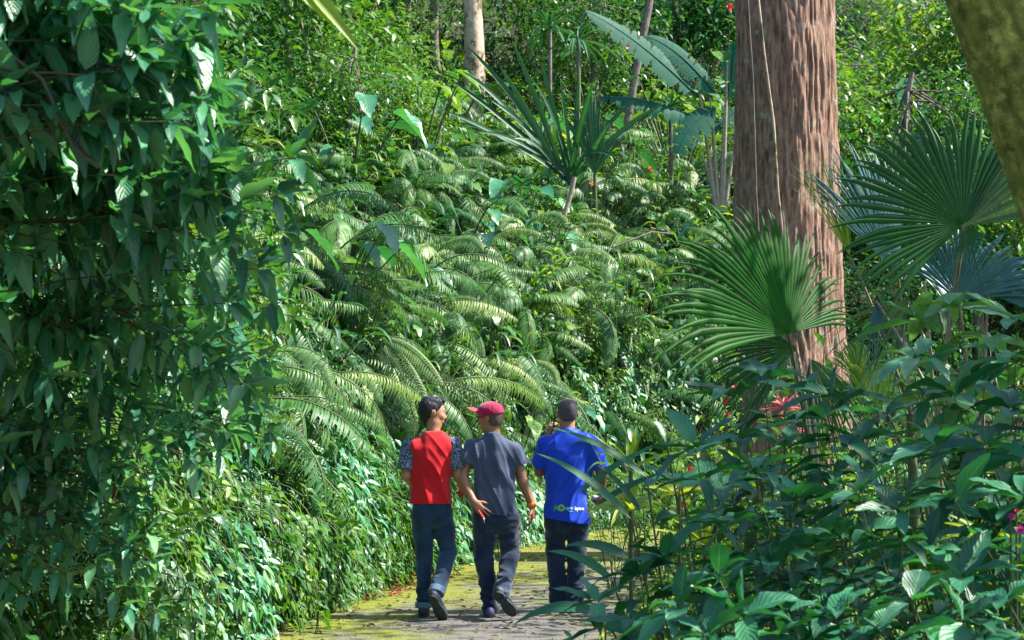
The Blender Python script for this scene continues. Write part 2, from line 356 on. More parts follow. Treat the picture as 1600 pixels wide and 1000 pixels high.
# ------------------------------------------------------------------ where something stands, in words
def where(p, dz=0.0):
    x, y = proj((p[0], p[1], p[2] + dz))
    cols = [(90, "at the far left edge"), (200, "in the left foreground leaves"), (330, "left of the path's start"), (430, "left of the path's start"), (530, "well left of the men"), (620, "just left of red vest"), (700, "above the red vest"),
            (800, "above the maroon cap"), (900, "above the blue shirt"), (1000, "right of the blue shirt"), (1130, "left of the big trunk"), (1330, "behind the big trunk"), (1460, "right of the big trunk"), (9999, "near the mossy trunk")]
    rows = [(60, "topmost row"), (150, "top eighth"), (240, "at banana height"), (320, "above mid slope"), (400, "at mid slope"), (480, "at fan-leaf height"), (560, "just above heads"), (640, "at head height"), (720, "at shoulder height"), (800, "at waist height"), (880, "at knee height"), (9999, "bottom row")]
    c = next(t for lim, t in cols if x < lim)
    if y > 640: c = c.replace("above the", "beside the")
    r = next(t for lim, t in rows if y < lim)
    return c, r
USED = {}
def place(protos, name, cat, looks, group, x, y, z, rz, s, tilt=None, h=0.0):
    """a copy of one prototype (mesh, or thing with children) at a spot, with its own label"""
    k = random.randrange(len(protos)); pr = protos[k]
    o = pr.copy(); o.name = name; link(o)
    for ch in pr.children:
        c = ch.copy(); c.name = ch.name.split('.')[0]; link(c, o)
    q = Matrix.Rotation(rz, 3, 'Z')
    if tilt is not None:
        q = Vector((0, 0, 1)).rotation_difference(Vector(tilt)).to_matrix() @ q
    o.rotation_euler = q.to_euler(); o.location = (x, y, z); o.scale = (s, s, s)
    c, r = where((x, y, z), h)
    lab = f"{looks[k]}, {c}, {r}"
    tag(o, lab, cat, group); USED.setdefault(lab, []).append((proj((x, y, z))[0], o))
    return o
def rank_labels():
    """several things with one label: say which of them, counted from the left"""
    num = ["leftmost", "second from left", "third from left", "fourth from left", "fifth from left", "sixth from left", "seventh from left", "eighth from left", "ninth from left", "tenth from left", "eleventh from left"]
    for lab, l_ in USED.items():
        if len(l_) < 2: continue
        l_.sort(key=lambda t: t[0])
        for i, (_, o) in enumerate(l_): o['label'] = lab + ", " + ("rightmost" if i == len(l_) - 1 else num[min(i, 10)])
def take_out(protos):
    for pr in protos:
        for ch in list(pr.children): bpy.data.objects.remove(ch)
        bpy.data.objects.remove(pr)

# ------------------------------------------------------------------ plant builders
def frond(lv, base, az, el, L, droop, npair=26, pl=0.14, pw=0.018, curlp=0.5, mi=0, mr=1, tint=None):
    if random.random() < .3: L *= random.uniform(.5, .8)
    n = 14; t = np.linspace(0, 1, n)
    ang = el - droop * t ** 1.2
    dz = np.sin(ang) * L / n; dr = np.cos(ang) * L / n
    r_ = np.cumsum(dr); z_ = np.cumsum(dz)
    wob = random.uniform(-.35, .35)
    a2 = az + wob * t ** 1.5
    ca, sa = np.cos(a2), np.sin(a2)
    pts = np.asarray(base) + np.stack([r_ * ca, r_ * sa, z_], 1)
    lv.tube(pts, np.linspace(0.008, 0.002, n) * L, 3, mi=mr)
    tt = np.linspace(0.12, 0.995, npair); P = np.stack([np.interp(tt, t, pts[:, i]) for i in range(3)], 1)
    T = norm(np.gradient(P, axis=0)); side = norm(np.cross(T, [0, 0, 1.0])); up = np.cross(side, T)
    ln = pl * (np.sin(np.pi * np.clip(tt * 0.93 + 0.07, 0, 1)) ** 0.6 + 0.08)
    base_t = random.random() if tint is None else tint
    for sgn in (1, -1):
        D = side * sgn * 0.85 + T * (0.35 + 0.4 * tt[:, None]) - up * 0.15 + rng.normal(0, .06, P.shape)
        U = up + rng.normal(0, .12, P.shape)
        lv.leaves(P, D, U, ln * rng.uniform(.9, 1.1, npair), pw, prof=prof_strap, seg=3, droop=curlp, fold=0.1, mid=False, mi=mi,
                  tint=np.clip(base_t * .75 + .25 * rng.random(npair), 0, 1))
def tall_fern_proto(k):
    random.seed(150 + k); root = empty("tall_fern", (0, 0, 0)); lv = Leaves(); h = random.uniform(.8, 1.3)
    for i in range(9 + 2 * k):
        frond(lv, (0, 0, h), random.uniform(-2.1, 2.1), random.uniform(0.2, 1.4), random.uniform(1.1, 1.7), random.uniform(1.2, 2.2), npair=46, pl=random.uniform(.2, .3), pw=random.uniform(.017, .024), curlp=random.uniform(.3, .8), mi=0)
    lv.obj("foliage", [M['fern'] if k % 2 else M['fernpale'], M['stem'], M['brownleaf']], root)
    stick("stem", curve((0, 0, -.3), (.03, .03, h)), np.linspace(.05, .03, 10), M['twig'], root); return root
def lance_proto(k, mat, h=1.3):
    """clump of upright canes with long blade leaves along them (ginger kind)"""
    random.seed(170 + k); root = empty("cane_plant", (0, 0, 0)); lv = Leaves(); st = Leaves()
    for i in range(9):
        a = i * 2.4; r_ = random.uniform(.3, .8); hh = h * random.uniform(.7, 1.1); p = curve((random.uniform(-.1, .1), random.uniform(-.1, .1), -.1), (r_ * math.cos(a), r_ * math.sin(a), hh), sag=.35, n=10)
        st.tube(p, np.linspace(.010, .004, 10), 4)
        for j, t in enumerate(np.linspace(.3, 1, 9)):
            P = np.array([np.interp(t, np.linspace(0, 1, 10), p[:, q]) for q in range(3)]); b_ = a + (j % 2) * math.pi + random.uniform(-.5, .5)
            L = random.uniform(.28, .42); lv.leaves(P, (math.cos(b_), math.sin(b_), random.uniform(.1, .9)), (0, 0, 1), L, L * .17, prof=prof_lance, seg=5, droop=random.uniform(.2, .9), fold=.3, tint=random.random())
    lv.obj("foliage", [mat], root); st.obj("stem", [M['stem']], root); return root
def broad_proto(k, mat, n=11, L=.30, asp=.72, h=.75):
    """taro-like clump: heart-shaped leaves nodding on long stalks"""
    random.seed(190 + k); root = empty("broad_leaved_plant", (0, 0, 0)); lv = Leaves(); st = Leaves()
    for i in range(n):
        a = i * 2.4 + random.uniform(-.3, .3); r_ = random.uniform(.15, .6); hh = h * random.uniform(.5, 1.15)
        p = curve((0, 0, -.1), (r_ * math.cos(a), r_ * math.sin(a), hh), sag=.25, n=8); st.tube(p, np.linspace(.012, .006, 8), 4)
        l_ = L * random.uniform(.6, 1.15); d = np.array([math.cos(a), math.sin(a), random.uniform(-.7, .15)])
        lv.leaves(p[-1] - norm(d) * l_ * .2, d, (0, 0, 1), l_, l_ * asp, prof=prof_ovate, seg=7, droop=random.uniform(.1, .5), fold=random.uniform(0, .3), wave=.08, tint=random.random())
    lv.obj("foliage", [mat], root); st.obj("stem", [M['stem']], root); return root
def fern_proto(k):
    random.seed(100 + k); lv = Leaves(); n = [12, 15, 10, 13, 11, 14][k % 6]
    for i in range(n):
        frond(lv, rng.normal(0, .18, 3) * [1, 1.6, .8], random.uniform(-1.5, 1.5), random.uniform(0.2, 1.3), random.uniform(.9, 1.6), random.uniform(0.9, 2.1),
              npair=40, pl=random.uniform(.13, .2), pw=random.uniform(.013, .020), curlp=random.uniform(.3, .9), mi=0)
    return lv.obj("fern", [M['fernpale'] if k % 3 == 2 else M['fern'], M['stem'], M['brownleaf']])
def shrub_proto(k, mat, ls=(0.09, 0.14), asp=0.42, h=0.9, r=0.55, n=420, prof=prof_ell, name="leafy_shrub", droop=0.35, seg=3):
    """bush of several stems with leaves spread along twigs"""
    random.seed(200 + k); root = empty(name, (0, 0, 0)); lv = Leaves(); st = Leaves()
    ntw = 26
    for i in range(ntw):
        a = random.uniform(0, 6.28); rr = r * random.uniform(.25, 1); hh = h * random.uniform(.35, 1.05)
        p = curve((random.uniform(-.06, .06), random.uniform(-.06, .06), -0.1), (rr * math.cos(a), rr * math.sin(a), hh * (1 - .35 * (rr / r) ** 2)), sag=random.uniform(0, .25), n=9)
        st.tube(p, np.linspace(.008, .003, 9), 4)
        m_ = n // ntw; t = rng.uniform(.25, 1, m_) ** .8
        P = np.stack([np.interp(t, np.linspace(0, 1, 9), p[:, j]) for j in range(3)], 1)
        D = rnd_dir(m_, -.6, .6); D += norm(P * [1, 1, .3]) * .5
        L = rng.uniform(*ls, m_)
        lv.leaves(P, D, rng.normal(0, .35, (m_, 3)) + [0, 0, 1], L, L * asp, prof=prof, seg=seg, droop=rng.uniform(0, droop * 2, m_), fold=.18, tint=np.clip(random.random() * .5 + .5 * rng.random(m_), 0, 1))
    lv.obj("foliage", [mat], root); st.obj("stem", [M['twig']], root)
    return root
def vine_proto(k, mat, ls=(0.08, 0.13), asp=0.4, prof=prof_ell, n=11):
    """curtain of hanging shoots; +X is outward"""
    random.seed(300 + k); root = empty("climbing_vine", (0, 0, 0)); lv = Leaves(); st = Leaves()
    for i in range(n):
        y0 = random.uniform(-.5, .5); z0 = random.uniform(.1, .65); ln = random.uniform(.5, 1.1)
        x1 = random.uniform(.08, .45)
        p = curve((-.1, y0, z0), (x1 * .8, y0 + random.uniform(-.2, .2), z0 - ln), n=10, bulge=(x1, 0, ln * .45))
        st.tube(p, .004, 3)
        m_ = int(ln * 34); t = rng.uniform(.05, 1, m_)
        P = np.stack([np.interp(t, np.linspace(0, 1, 10), p[:, j]) for j in range(3)], 1) + rng.normal(0, .03, (m_, 3))
        D = rng.normal(0, .45, (m_, 3)) + [.45, 0, -.55]
        L = rng.uniform(*ls, m_)
        lv.leaves(P, D, rng.normal(0, .3, (m_, 3)) + [1, 0, .6], L, L * asp, prof=prof, seg=3, droop=rng.uniform(.1, .6, m_), fold=.15, tint=np.clip(random.random() * .4 + .6 * rng.random(m_), 0, 1))
    lv.obj("foliage", [mat], root); st.obj("stem", [M['stem']], root)
    return root
def fan_leaf(hub, axis, nrm, L, nseg=44, spread=2.6, asym=0.0, mat='fan', split=0.55, droop=0.1, parent=None, name="leaf", cone=0.15, tipdroop=0.25):
    """pleated fan of a fan palm; axis = middle direction, nrm = face normal"""
    hub = np.asarray(hub, float); A = norm(np.asarray(axis, float)); N = norm(np.asarray(nrm, float)); S = norm(np.cross(A, N)); N = np.cross(S, A)
    T = 12; t = np.linspace(0, 1, T + 1)
    Vs = []; Qs = []; tint = []; lu = []; off = 0
    dth = spread / nseg
    for i in range(nseg):
        th = -spread / 2 + dth * (i + .5)
        Ls = L * (0.72 + 0.28 * math.cos(th / spread * 2.2)) * random.uniform(.88, 1.05) * (1 - asym * th / spread * 2)
        d0 = A * math.cos(th) + S * math.sin(th)
        for_t = []
        sp = split * random.uniform(.9, 1.1); dr = droop + random.uniform(-.04, .08); tw = random.uniform(-.13, .13)
        for q in t:
            rr = Ls * q
            half = dth / 2 * min(rr, Ls * sp)
            if q > sp: half *= max(0.0, (1 - (q - sp) / (1 - sp))) ** .75
            c = hub + d0 * rr + N * (cone * rr * (1 - .5 * q)) + np.array([0, 0, -1.0]) * (dr * Ls * q ** 2 + (tipdroop * Ls * max(0, q - .6) ** 2 * 2))
            tg = -A * math.sin(th) + S * math.cos(th)
            k = max(0, q - sp) * tw * Ls
            ridge = N * half * 0.55
            for_t += [c - tg * half + tg * k - ridge, c + tg * k + ridge, c + tg * half + tg * k - ridge]
        Vs.append(np.array(for_t))
        for a_i in range(T):
            b0 = off + a_i * 3
            Qs += [(b0, b0 + 1, b0 + 4, b0 + 3), (b0 + 1, b0 + 2, b0 + 5, b0 + 4)]
        tint += [random.random()] * (3 * (T + 1)); off += 3 * (T + 1)
    V = np.concatenate(Vs)
    me = mesh_np(name, V, np.array(Qs), dict(tint=np.array(tint), lu=np.zeros(len(V)), lv=np.ones(len(V))), [M[mat]])
    return link(bpy.data.objects.new(name, me), parent)
def stick(name, pts, r, mat, parent=None, n=8):
    st = Leaves(); st.tube(pts, r, n); return st.obj(name, [mat], parent)

def trunk_mesh(path, rad, n_ang=96, rows=200, ridge=0.02, rs=9.0, mats=(), seed=0, buttress=0.0, name="trunk", lump=0.05, lobe=None):
    """bark-ridged trunk along a path"""
    path = np.asarray(path, float); t0 = np.linspace(0, 1, len(path)); t = np.linspace(0, 1, rows)
    C = np.stack([np.interp(t, t0, path[:, i]) for i in range(3)], 1)
    k = np.ones(15) / 15
    for i in range(3): C[:, i] = np.convolve(np.pad(C[:, i], 7, 'reflect', reflect_type='odd'), k, 'valid')
    r = np.interp(t, np.linspace(0, 1, len(rad)), rad)
    tg = norm(np.gradient(C, axis=0)); a = norm(np.cross(tg, [0, 1.0, 0.001])); b = np.cross(tg, a)
    th = np.linspace(0, 2 * np.pi, n_ang, endpoint=False)
    zz = np.cumsum(np.concatenate([[0], np.linalg.norm(np.diff(C, axis=0), axis=1)]))
    X, Y = np.cos(th)[None], np.sin(th)[None]; Z = zz[:, None]
    rr = r[:, None] * (1 + lump * (noise(X * 1.6 + seed, Y * 1.6, Z * .5) - .5) * 2)
    fl = noise(X * rs + seed + .5 * noise(X * 4, Y * 4, Z * 3), Y * rs, Z * .9) ; fl2 = noise(X * rs * 3, Y * rs * 3 + seed, Z * 5)
    rr = rr - ridge * (np.clip(1 - np.abs(2 * fl - 1) * 1.0, 0, 1) ** 3 - .2) + ridge * .8 * (fl2 - .5)
    if lobe is not None: rr = rr * (1 + lobe(np.arctan2(Y, X), t[:, None]))
    V = C[:, None] + (a[:, None] * X[..., None] + b[:, None] * Y[..., None]) * rr[..., None]
    ii = np.arange(rows - 1)[:, None] * n_ang; j = np.arange(n_ang)[None]; j2 = (j + 1) % n_ang
    Q = np.stack([ii + j, ii + j2, ii + n_ang + j2, ii + n_ang + j], -1).reshape(-1, 4)
    return mesh_np(name, V.reshape(-1, 3), Q, mats=mats)
def tree(name, label, cat, group, base, pts, rad, bark, crown, leaf='far', nl=2500, ls=(.1, .16), limbs=5, ridge=.01, seed=0, asp=.42, n_ang=32, rows=80, cl=14, seg=2, parts=True, fillr=.28):
    """tapered trunk, limbs, and a crown of leaf clumps; crown = (centre, radii) relative to the base"""
    random.seed(seed + 900); root = empty(name, base); tag(root, label, cat, group)
    link(bpy.data.objects.new("trunk", trunk_mesh(pts, rad, n_ang, rows, ridge, mats=[bark], seed=seed)), root)
    cc, cr = np.array(crown[0], float), np.array(crown[1], float)
    lv = Leaves(); lb = Leaves()
    top = np.asarray(pts[-1], float); low = np.asarray(pts[-2], float)
    cents = []
    for i in range(cl):
        d = rnd_dir(1, -.7, 1)[0]; cents.append(cc + d * cr * random.uniform(.35, .95))
    for i, c in enumerate(cents):
        s0 = low + (top - low) * random.uniform(.2, 1)
        p = curve(s0, c, sag=random.uniform(-.1, .4), n=8)
        lb.tube(p, np.linspace(rad[-1] * .5, .012, 8), 5)
        m_ = nl // cl
        o_ = rnd_dir(m_) * (rng.random((m_, 1)) ** .5) * cr * fillr * random.uniform(.8, 1.5)
        P = c + o_; D = rnd_dir(m_, -.8, .4) + norm(o_) * .4
        L = rng.uniform(*ls, m_)
        lv.leaves(P, D, rng.normal(0, .4, (m_, 3)) + [0, 0, 1], L, L * asp, seg=seg, droop=rng.uniform(0, .5, m_), mid=False, fold=.1, tint=np.clip(random.random() * .5 + .5 * rng.random(m_), 0, 1))
    lv.obj("crown", [M[leaf]], root)
    if limbs: lb.obj("limb", [bark], root)
    return root
# ------------------------------------------------------------------ undergrowth that nobody could count
def slope_n(x, y):
    e = .3; return norm(np.stack([-(ground_z(x + e, y) - ground_z(x - e, y)) / (2 * e), -(ground_z(x, y + e) - ground_z(x, y - e)) / (2 * e), np.ones_like(x)], -1))
def scatter(n, y0, y1, margin=1.06, smin=0.1, smax=99):
    """points on the bank inside the sector the photo sees (with a margin)"""
    out = []
    tot = 0
    while tot < n:
        y = y0 + (y1 - y0) * rng.random(n * 2) ** .8; x = (rng.random(n * 2) * 2 - 1) * y * 0.3 * margin - 0.0
        s = bank_s(x, y); ok = (s > smin) & (s < smax); q = np.stack([x[ok], y[ok]], 1); out.append(q); tot += len(q)
    return np.concatenate(out)[:n]
def carpet(name, n, y0, y1, ls, mat, smin=.1, smax=99, hgt=.35, asp=.42, pts=None, kind='stuff', label="", cat="undergrowth", seg=2, up=.8, margin=1.06):
    q = scatter(n, y0, y1, smin=smin, smax=smax, margin=margin) if pts is None else pts
    n = len(q); lv = Leaves()
    z = ground_z(q[:, 0], q[:, 1]); N = slope_n(q[:, 0], q[:, 1])
    P = np.stack([q[:, 0], q[:, 1], z], 1) + N * (rng.random((n, 1)) ** 1.5 * hgt)
    D = rng.normal(0, .6, (n, 3)) + N * .5 + [0, 0, -.2]
    L = rng.uniform(*ls, n)
    cl = noise(q[:, 0] * 1.5, q[:, 1] * 1.5, 1)
    lv.leaves(P, D, N * up + rng.normal(0, .35, (n, 3)), L, L * asp, seg=seg, mid=False, droop=rng.uniform(0, .5, n), tint=np.clip(cl * .7 + .45 * rng.random(n) - .1, 0, 1))
    return tag(lv.obj(name, [M[mat]]), label, cat, kind=kind)
carpet("undergrowth", 90000, 5, 27, (.05, .11), 'vine', smax=9, label="low leafy undergrowth covering the soil of the bank", )
carpet("hillside_undergrowth", 120000, 24, 60, (.10, .22), 'far', margin=1.35, label="dense undergrowth covering the hillside behind the ferns", hgt=.8)

# bank seedlings and creeping ground cover at the foot of the bank
def foot_points(n, o0, o1, y0, y1):
    i = rng.choice(np.where((ep[:, 1] > y0) & (ep[:, 1] < y1) & (ep[:, 0] < 9))[0], n); o_ = rng.uniform(o0, o1, n)
    return ep[i] + en[i] * o_[:, None] + et[i] * rng.uniform(-.2, .2, (n, 1))
carpet("ground_cover", 26000, 0, 0, (.03, .07), 'vine', pts=foot_points(26000, -.5, .04, 6, 27), hgt=.28, asp=.55, label="tiny bright leaves creeping along the foot of the bank", cat="ground cover")
# flat ground right of the path
def right_points(n, y0, y1, o0=.05, o1=6):
    y = rng.uniform(y0, y1, n); x0 = np.interp(y, ep[:, 1] + en[:, 1] * PW, ep[:, 0] + en[:, 0] * PW)
    x = x0 + o0 + (o1 - o0) * rng.random(n) ** 1.3
    ok = (bank_s(x, y) < -.1 ) & (np.abs(x) < y * .33 + .5); return np.stack([x[ok], y[ok]], 1)
carpet("low_plants", 60000, 0, 0, (.04, .10), 'lime', pts=right_points(60000, 3.5, 25), hgt=.45, label="bright low leaves covering the ground right of the path", cat="ground cover")
# leaf litter on the path
def litter(name, n, mat, y0, y1, o0, o1, ls, lab, pw_=2.0):
    i = rng.choice(np.where((ep[:, 1] > y0) & (ep[:, 1] < y1))[0], n); o_ = o0 + (o1 - o0) * rng.random(n) ** pw_
    q = ep[i] + en[i] * o_[:, None] + et[i] * rng.uniform(-.2, .2, (n, 1))
    lv = Leaves(); L = rng.uniform(*ls, n); a_ = rng.uniform(0, 6.28, n)
    P = np.stack([q[:, 0], q[:, 1], rng.uniform(.012, .03, n)], 1); D = np.stack([np.cos(a_), np.sin(a_), rng.normal(0.1, .15, n)], 1)
    lv.leaves(P, D, rng.normal(0, .3, (n, 3)) + [0, 0, 1], L, L * .45, seg=3, droop=.05, fold=.35)
    return tag(lv.obj(name, [M[mat]]), lab, "fallen leaves", kind='stuff')
litter("leaf_litter", 1500, 'brownleaf', 9, 24, -.05, 2.6, (.03, .08), "dry brown leaves scattered over the path", 2.2)
litter("red_leaf_litter", 420, 'redleaf', 14.6, 17.0, -.1, .35, (.03, .07), "red and brown fallen leaves at the path edge left of the men", 1.2)

def dist_to_ground(px, py, lo=12, hi=60):
    """how far away the slope is that the photo shows at this pixel"""
    for D in np.arange(lo, hi, .1):
        p = at(px, py, D)
        if float(ground_z(p[0], p[1])) >= p[2]: return float(D)
    return hi
# ------------------------------------------------------------------ climbers: the leafy wall left of the path
vp = [vine_proto(0, M['vine']), vine_proto(1, M['vine'], (.10, .17), .3, prof_lance), vine_proto(2, M['shrub'], (.06, .10), .55, prof_ovate, 13), vine_proto(3, M['dark'], (.11, .18), .38), vine_proto(4, M['vine'], (.05, .09), .6, prof_round, 14)]
vl = ["climber with pale oval leaves", "climber with long narrow leaves", "climber with heart-shaped leaves", "climber with dark pointed leaves", "climber with tiny round leaves"]
cnt = 0
for i in range(4, len(ep)):
    x, y = ep[i]
    if 800 + x / max(y, .1) * F < -150: continue
    if y < 4.0 or y > 24.5 or x > 3.2: continue
    for s_, in ((.22,), (.45,), (.75,), (1.2,), (1.75,)) + (((2.4,), (.5,)) if y < 10 else ()):
        if random.random() < (.1 if y < 19 else .45): continue
        xx, yy = -en[i] * (s_ + random.uniform(-.12, .12)) + ep[i] + et[i] * random.uniform(-.25, .25)
        z = float(ground_z(xx, yy)); hz = math.atan2(en[i][1], en[i][0]) + random.uniform(-.5, .5)
        o = place(vp, "climbing_vine", "climbing plant", vl, "climbers hanging on the bank", xx, yy, z + .15, hz, random.uniform(.7, 1.25), h=.2)
        cnt += 1
print("vines", cnt)
take_out(vp)

# ------------------------------------------------------------------ ferns and bushes on the slope
fp = [fern_proto(k) for k in range(6)]
fl = ["fern with long drooping fronds", "dense fern with short fronds", "pale fern with arching fronds", "fern with wide-spread fronds", "loose fern with few fronds", "silvery fern with drooping tips"]
nf_ = 0
pts = []
tries = 0
while nf_ < 230 and tries < 20000:
    tries += 1
    y = random.uniform(13, 38); x = random.uniform(-.30, .30) * y
    s = float(bank_s(x, y))
    if s < 1.1 or s > 17 or (y > 25 and random.random() < .5): continue
    px, py = proj((x, y, float(ground_z(x, y)) + .4))
    if px < 180 or px > 1240: continue
    if any((x - a) ** 2 + (y - b) ** 2 < (.48 + .011 * y) ** 2 for a, b in pts): continue
    pts.append((x, y)); N = slope_n(np.array(x), np.array(y)); tl = norm(np.array([0, 0, 1.0]) * .5 + N * .6 + np.array([.25, -.2, 0]))
    k = place(fp, "fern", "fern", fl, "ferns covering the bank", x, y, float(ground_z(x, y)) + random.uniform(.2, .8), math.atan2(N[1] - .25, N[0] + .1) + random.uniform(-.6, .6), random.uniform(.75, 1.4), tilt=tl, h=.3)
    nf_ += 1
print("ferns", nf_, tries)
take_out(fp)
def strew(protos, name, cat, looks, group, n, y0, y1, s0, s1, gap, sc_, xlim=(120, 1260), tiltk=.0, h=1.0):
    got, pts_, k = 0, [], 0
    while got < n and k < 30000:
        k += 1; y = random.uniform(y0, y1); x = random.uniform(-.3, .3) * y; s = float(bank_s(x, y))
        if s < s0 or s > s1: continue
        z = float(ground_z(x, y)); px, py = proj((x, y, z + .5))
        if px < xlim[0] or px > xlim[1]: continue
        if any((x - a) ** 2 + (y - b) ** 2 < gap ** 2 for a, b in pts_): continue
        if 850 < px < 1160 and 26 < y < 31.5 and py < 420: continue      # the glade below the banana plant
        pts_.append((x, y)); N = slope_n(np.array(x), np.array(y)); tl = norm(np.array([0, 0, 1.0]) + N * tiltk)
        place(protos, name, cat, looks, group, x, y, z, (math.atan2(N[1] - .25, N[0] + .1) + random.uniform(-.8, .8)) if name == 'tall_fern' else random.uniform(0, 6.28), random.uniform(*sc_), tilt=tl, h=h); got += 1
    print(name, got)
tf = [tall_fern_proto(k) for k in range(4)]
strew(tf, "tall_fern", "tree fern", ["tall pale fern with few fronds", "tall green fern on thin stem", "tall silvery many-fronded fern", "tall dense green fern"], "tall ferns standing out of the bank", 34, 14, 36, 1.2, 16, 1.3, (.55, 1.1), tiltk=.4)
take_out(tf)
cp_ = [lance_proto(0, M['strap']), lance_proto(1, M['vine'], 1.0), lance_proto(2, M['lime'], 1.1), lance_proto(3, M['shrub'], 1.6)]
strew(cp_, "cane_plant", "plant", ["cane plant with dark blades", "cane plant with pale blades", "cane plant with lime blades", "cane plant with arching blades"], "cane plants on the bank", 95, 13, 38, .8, 18, 1.1, (.7, 1.35))
bp0 = [broad_proto(0, M['shrub']), broad_proto(1, M['dark'], 9, .42, .6, 1.0), broad_proto(2, M['lime'], 12, .22, .6, .6), broad_proto(3, M['vine'], 14, .26, .5, .9), broad_proto(4, M['far'], 10, .36, .45, 1.3)]
bl_ = ["plant with heart-shaped leaves", "plant with big dark leaves", "plant with broad lime leaves", "plant with many oval leaves", "tall plant with paddle leaves"]
strew(bp0, "broad_leaved_plant", "plant", bl_, "broad-leaved plants on the slope", 95, 15, 31, .6, 14, .8, (.7, 1.35), tiltk=.3, h=.6)
strew(bp0, "broad_leaved_plant", "plant", ["high " + t for t in bl_], "broad-leaved plants high on the slope", 75, 29, 44, 3, 30, 1.2, (1.2, 2.4), xlim=(300, 1600), tiltk=.2, h=1.0)
take_out(bp0)
for px_, py_, D_ in ((1120, 660, 16.0), (1190, 700, 15.0), (1275, 640, 16.5), (1340, 640, 15.5), (1240, 680, 14.5), (1400, 650, 14.0), (1080, 720, 14.5), (1020, 770, 13.4), (960, 815, 15.2), (985, 790, 17.5), (1460, 650, 12.5), (1530, 640, 12.0)):
    c_ = at(px_, py_, D_); place(cp_, "cane_plant", "plant", ["cane plant with dark blades", "cane plant with pale blades", "cane plant with lime blades", "cane plant with arching blades"], "cane plants right of the path", c_[0], c_[1], 0, random.uniform(0, 6.28), max(.35, c_[2] / 1.25), h=c_[2])
take_out(cp_)

sp_ = [shrub_proto(0, M['shrub']), shrub_proto(1, M['vine'], (.08, .13), .35, 1.1, .6), shrub_proto(2, M['shrub'], (.13, .22), .34, 1.2, .7, 260, prof_lance), shrub_proto(3, M['lime'], (.06, .1), .5, .8, .5, 420, prof_ovate)]
sl = ["bush with small oval leaves", "bush with light shiny leaves", "bush with long pointed leaves", "yellow-green small-leaved bush"]
nb = 0; pts = []; tries = 0
while nb < 290 and tries < 20000:
    tries += 1
    y = random.uniform(14, 46); x = random.uniform(-.31, .31) * y
    s = float(bank_s(x, y))
    if s < .8: continue
    if any((x - a) ** 2 + (y - b) ** 2 < .9 ** 2 for a, b in pts): continue
    if y < 36 and x < 5 and random.random() < .3: continue
    pts.append((x, y)); place(sp_, "leafy_shrub", "shrub", sl, "bushes on the slope", x, y, float(ground_z(x, y)), random.uniform(0, 6.28), random.uniform(.8, 1.7) * (.95 if y < 32 and x < 4 else 1), h=.6); nb += 1
print("bushes", nb)
# bushes right of the path behind the foreground
nr_ = 0; pts = []
q = right_points(4000, 7.5, 25, .02, 5.5)
for x, y in q:
    if nr_ >= 110: break
    if any((x - a) ** 2 + (y - b) ** 2 < .45 ** 2 for a, b in pts): continue
    if (x - 3.07) ** 2 + (y - 18.8) ** 2 < .9: continue
    pts.append((x, y)); place(sp_, "leafy_shrub", "shrub", ["low small-leaved bush", "low shiny-leaved bush", "low long-leaved bush", "low yellow-green bush"], "low bushes right of the path", x, y, 0, random.uniform(0, 6.28), random.uniform(.5, 1.0) * (0.8 if x < right_edge_x(y) + .8 else 1), h=.4); nr_ += 1
print("right bushes", nr_)
take_out(sp_)

# ------------------------------------------------------------------ bark
M['bark'] = plain_mat("brown_bark", (0.06, 0.028, 0.017), (0.43, 0.255, 0.185), rough=0.88, scale=9, bump=1.0, stretch=(3, 3, .5), dist=.03, c3=(0.34, 0.34, 0.28), scale3=7, th3=(.54, .70))
M['mossbark'] = plain_mat("mossy_bark", (0.07, 0.08, 0.015), (0.34, 0.31, 0.06), rough=0.9, scale=10, bump=0.9, dist=.03, c3=(0.55, 0.50, 0.12), scale3=11, th3=(.50, .66))
M['palebark'] = plain_mat("pale_bark", (0.30, 0.20, 0.13), (0.62, 0.50, 0.40), rough=0.8, scale=5, bump=0.5, c3=(0.10, 0.09, 0.03), scale3=2.5, th3=(.52, .6))
M['greybark'] = plain_mat("grey_bark", (0.07, 0.055, 0.045), (0.26, 0.22, 0.19), rough=0.85, scale=9, bump=0.6, stretch=(2, 2, .6))

# the big brown trunk: broad foot and a hollow seam between two lobes
def lobes(th, t): return 0.05 * np.cos(2 * (th - .9)) - 0.10 * np.exp(-((np.abs(((th - .35 + np.pi) % (2 * np.pi)) - np.pi)) / .12) ** 2) * np.clip(1.3 - t * 1.6, 0.25, 1)
bt = empty("big_tree", (3.10, 18.9, 0)); tag(bt, "huge straight brown trunk with furrowed bark standing behind the fan palms", "tree")
bp_ = [(.10, 0, -.3), (.06, 0, 1), (.0, 0, 2.5), (-.02, 0, 4), (-.04, 0, 6), (-.1, 0, 9), (-.2, 0, 14)]
tk = link(bpy.data.objects.new("trunk", trunk_mesh(bp_, [.86, .64, .60, .585, .58, .56, .50], 300, 700, .035, 9, [M['bark']], 3, lobe=lobes, lump=.09)), bt)
lb = Leaves(); lv = Leaves()
for i in range(9):
    a0 = i * .7; c = np.array([-.2 + 2.6 * math.cos(a0), 2.6 * math.sin(a0) + 1, 14 + random.uniform(0, 3)])
    lb.tube(curve((-.2, 0, 12 + i * .2), c, .4, 8), np.linspace(.16, .03, 8), 6)
    m_ = 260; o_ = rnd_dir(m_) * (rng.random((m_, 1)) ** .5) * 1.3; L = rng.uniform(.12, .2, m_)
    lv.leaves(c + o_, rnd_dir(m_, -.8, .4), rng.normal(0, .4, (m_, 3)) + [0, 0, 1], L, L * .42, seg=2, mid=False)
lb.obj("limb", [M['bark']], bt); lv.obj("crown", [M['far']], bt)
